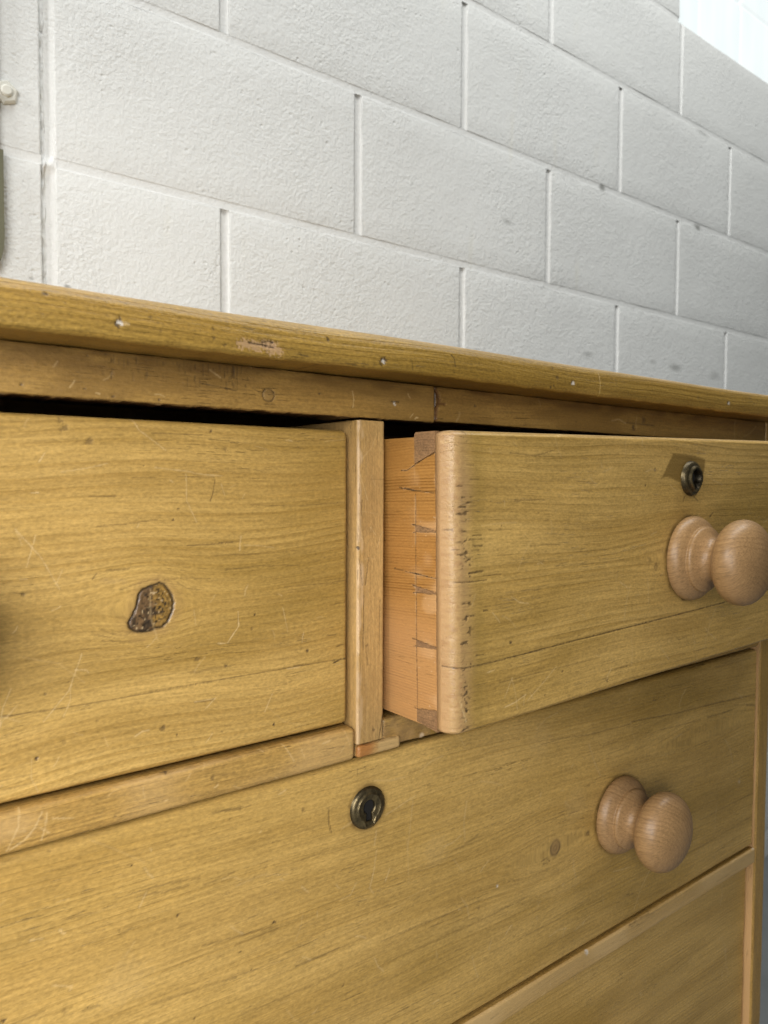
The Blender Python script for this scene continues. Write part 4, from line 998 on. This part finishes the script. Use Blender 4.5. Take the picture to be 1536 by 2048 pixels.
plain_box('drawer_side', CARC, ld, (DX0 + .002, DX0 + .012), (.388, .78), (-.143, .023), 1, seed=39); body(ld, DX0, .2572, -.147, .0292, .388)
knob_at(ld, .0165, .3652, -.059, 3); escutcheon_at(ld, .0165, .3652, .0025, True)
# long second drawer
def d2_after(X, Z, ex, ez, mk, hg):
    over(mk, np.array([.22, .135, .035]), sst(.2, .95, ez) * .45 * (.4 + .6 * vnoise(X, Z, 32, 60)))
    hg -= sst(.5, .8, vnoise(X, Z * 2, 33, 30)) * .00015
    dark_rings(X, Z, mk, [(.5295, -.2762, .0312, .75), (.2692, -.2012, .0128, .8)])
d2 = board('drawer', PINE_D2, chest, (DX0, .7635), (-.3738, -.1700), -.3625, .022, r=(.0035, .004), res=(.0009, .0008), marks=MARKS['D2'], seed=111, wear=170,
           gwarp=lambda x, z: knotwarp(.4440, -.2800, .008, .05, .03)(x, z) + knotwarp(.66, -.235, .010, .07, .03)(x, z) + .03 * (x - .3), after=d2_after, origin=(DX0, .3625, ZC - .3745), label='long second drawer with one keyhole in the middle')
plain_box('drawer_side', CARC, d2, (DX0 + .002, DX0 + .012), (.385, .78), (-.370, -.176), 1, seed=39); body(d2, DX0, .7635, -.3745, -.170, .385)
knob_at(d2, .5295, .3625, -.2762, 5); knob_at(d2, .0065, .3625, -.2790, 6); escutcheon_at(d2, .2692, .3625, -.2012, False)
# third and fourth drawers
d3 = board('drawer', PINE_D2, chest, (DX0, .7630), (-.6210, -.3925), -.3680, .022, r=(.003, .003), res=(.002, .002), seed=121, wear=60, gwarp=lambda x, z: .035 * (x - .3), after=d2_after, origin=(DX0, .368, ZC - .621), label='long third drawer')
body(d3, DX0, .763, -.621, -.3925, .390); knob_at(d3, .5325, .3680, -.507, 7); knob_at(d3, .0065, .3680, -.507, 8); escutcheon_at(d3, .2692, .3680, -.430, False)
d4 = board('drawer', PINE_D2, chest, (DX0, .7630), (-.8180, -.6390), -.3640, .022, r=(.003, .003), res=(.008, .008), seed=131, origin=(DX0, .364, ZC - .818), label='long bottom drawer')
body(d4, DX0, .763, -.818, -.639, .386); knob_at(d4, .5325, .3640, -.73, 9); knob_at(d4, .0065, .3640, -.73, 10); escutcheon_at(d4, .2692, .3640, -.67, False)

# right small drawer, pulled out and hanging a little askew
RX, RY, RZ = .2815, .304, .0280; RT = RZ; RB = RZ - .1740; RW = .4790
def rd_after(X, Z, ex, ez, mk, hg):
    d = X - RX
    nn = (vnoise(X, Z, 41, 60) - .5) * .006
    over(mk, np.array([.43, .268, .122]), sst(.0215, .0045, d + nn) * .78)
    over(mk, np.array([.42, .25, .13]), sst(.0022, .0004, d) * .5)
    over(mk, np.array([.36, .22, .10]), sst(.6, 1, ez) * (Z < -.1) * sst(.02, .0, d) * .7)
    st = vnoise(X * .9 + Z * .5, Z * 1.0 - X * .2, 46, 620); over(mk, np.array([.34, .19, .08]), sst(.0150, .004, d + nn) * sst(.5, .85, st) * .6)
    nk = vnoise(X * .55, Z, 47, 620) * sst(.3, .6, vnoise(X, Z, 49, 60)); over(mk, BLK * 1.2, sst(.80, .86, nk) * np.exp(-((d - .0125) / .0045) ** 2) * .8); hg -= sst(.80, .86, nk) * np.exp(-((d - .0125) / .0045) ** 2) * .0003
    hg -= sst(.55, .95, vnoise(X * .5, Z, 48, 240)) * sst(.011, .004, d) * .0003
    dots = sst(.74, .80, vnoise(X * .8, Z, 42, 1150)) * np.exp(-((d - .0105) / .003) ** 2) * sst(.45, .6, vnoise(X, Z, 43, 70)); over(mk, BLK, dots * .8)
    over(mk, np.array([.24, .155, .035]), np.exp(-((d - .0205) / .006) ** 2) * .40 * (.5 + .5 * vnoise(X, Z, 44, 50)))
    over(mk, np.array([.62, .45, .27]), sst(.7, 1, ez) * (Z > 0) * .55)
    hg -= sst(.5, .8, vnoise(X, Z * 2, 45, 35)) * .00012
    dark_rings(X, Z, mk, [(.5255, -.0625, .0312, .75), (.5268, -.0025, .0128, .8)])
rd = board('drawer', PINE, chest, (RX, RX + RW), (RB, RT), -RY, .0125, r=(.0085, .0032), res=(.0007, .0006), marks=MARKS['RD'], seed=141, wear=110,
           gwarp=lambda x, z: .012 * (x - .3) + .0008 * np.sin(x * 22) + knotwarp(.50, -.058, .005, .05, .03)(x, z), sidecol=(.46, .28, .13), after=rd_after, origin=(RX, RY, ZC + RZ), label='small right drawer pulled open showing its dovetailed side')
rd.rotation_euler = (0, -.02, 0)
YJ = RY + .0125; GL = YJ + .0185
SX = (Vector((0, 1, 0)), Vector((0, 0, 1)), Vector((-1, 0, 0)))
JT = (RT - .0105, RT - .0275, None)
def zr(v): return RZ - v                              # down from the top edge
PINS = [(.0000, .0135, .0190, .0105), (.0545, .0585, .0575, .0570), (.0905, .0942, .0932, .0926), (.1225, .1262, .1250, .1242), (.1640, .174, .174, .1605)]
cracks = [('d', .0005, .9, [(GL + .013, zr(.0222)), (GL + .008, zr(.0224)), (GL, zr(.0190)), (GL - .009, zr(.0150)), (YJ, zr(.0122))]),
          ('d', .0004, .8, [(GL + .015, zr(.0325)), (GL + .004, zr(.0338)), (YJ + .006, zr(.0350)), (YJ + .001, zr(.0352))]),
          ('d', .0007, .8, [(GL + .010, zr(.0330)), (GL, zr(.0342))]),
          ('d', .0004, .75, [(GL + .020, zr(.0820)), (GL, zr(.0834)), (YJ, zr(.0842))]), ('d', .0006, .7, [(GL + .006, zr(.0828)), (YJ + .008, zr(.0838))]),
          ('d', .00045, .6, [(GL - .0002, zr(.036)), (GL + .0002, zr(.055)), (GL, zr(.165))])]
for (t0, t1, e0, e1) in PINS[1:4]:
    cracks += [('d', .00035, .8, [(GL + .004, zr(t0 - .0002)), (GL, zr(t0)), (YJ, zr(e1))]), ('d', .00035, .8, [(GL + .003, zr(t1 + .0006)), (GL, zr(t1)), (YJ, zr(e0))])]
cracks = [(t, wd * 1.35, min(1, al * 1.15), p) for t, wd, al, p in cracks]
cracks += [('d', .0007, .75, [(YJ + .0006, zr(.012)), (YJ + .0006, zr(.160))])]
cracks += [('d', .0004, .8, [(GL + .003, zr(.1636)), (GL, zr(.1640)), (YJ, zr(.1606))])]
def side_after(Y, Z, ex, ez, mk, hg):
    over(mk, np.array([.72, .47, .25]), sst(.45, .75, vnoise(Y * .7, Z, 51, 110)) * sst(GL + .012, YJ, Y) * .28)
    over(mk, np.array([.70, .50, .30]), np.exp(-((Y - GL - .0006) / .0006) ** 2) * sst(.4, .6, vnoise(Y, Z, 52, 300)) * .14)
    over(mk, np.array([.58, .33, .15]), sst(-.06, -.10, Z) * .35)
    over(mk, np.array([.78, .60, .40]), sst(.94, .97, vnoise(Y * .6, Z * 1.6, 53, 700)) * .3 * sst(GL + .02, YJ, Y))
board('drawer_side', RAW, rd, (YJ + .0003, .74), (RB + .0015, RT - .0030), -(RX + .0006), .010, r=.0006, res=(.0006, .0006), marks=cracks, seed=151, frame=SX, gwarp=lambda a, b: .35 * b + 2.2 * (b - RZ) ** 2 * np.sign(b) * 0 + .05 * (a - .32), after=side_after)
def prism(name, pts, x0, x1, seed):
    V = np.array([(x0, y, z) for y, z in pts] + [(x1, y, z) for y, z in pts]); n = len(pts)
    Q = [((i + 1) % n, (i + 1) % n + n, i + n, i) for i in range(n)]
    gp = np.stack([V[:, 0] * .3 + seed, V[:, 2], V[:, 1]], -1)
    me = mesh_np(name, V + np.array([0, 0, ZC]) - np.array(WO[rd.name]), Q, [list(range(n)), list(range(n, 2 * n))[::-1]], gp, np.zeros((2 * n, 4)), smooth=False)
    bmfix(me); return link(name, me, PIN, rd, WO[rd.name])
def bmfix(me):
    import bmesh
    bm = bmesh.new(); bm.from_mesh(me); bmesh.ops.recalc_face_normals(bm, faces=bm.faces); bm.to_mesh(me); bm.free()
for i, (t0, t1, e0, e1) in enumerate(PINS):
    if i == 0: pts = [(YJ + .0004, zr(-.0002 + .0004)), (GL - .0012, zr(.0002)), (GL, zr(.0014)), (GL, zr(.0185)), (YJ + .0004, zr(.0118))]
    elif i == 4: pts = [(YJ + .0004, zr(.1608)), (GL, zr(.1642)), (GL, zr(.1715)), (YJ + .0004, zr(.1736))]
    else: pts = [(YJ + .0004, zr(e1 + .0001)), (GL, zr(t0 + .0001)), (GL, zr(t1 - .0001)), (YJ + .0004, zr(e0 - .0001))]
    prism('dovetail_pin', pts, RX + .00035 - (.0003 if i in (0,) else 0), RX + .0035, i)
plain_box('drawer_side', CARC, rd, (RX + RW - .012, RX + RW - .002), (YJ + .0003, .74), (RB + .004, RT - .006), 1, seed=40)
plain_box('front_backing', RAW, rd, (RX + .0115, RX + RW - .0125), (YJ + .0003, GL), (RB + .003, RT - .0005), 0, seed=43)
plain_box('drawer_back', CARC, rd, (RX + .012, RX + RW - .014), (.728, .74), (RB + .012, RT - .012), 0, seed=41)
plain_box('drawer_bottom', CARC, rd, (RX + .012, RX + RW - .014), (GL + .001, .727), (RB + .006, RB + .013), 0, seed=42)
knob_at(rd, .5255, RY, -.0625, 4); escutcheon_at(rd, .5268, RY, -.0025, True)
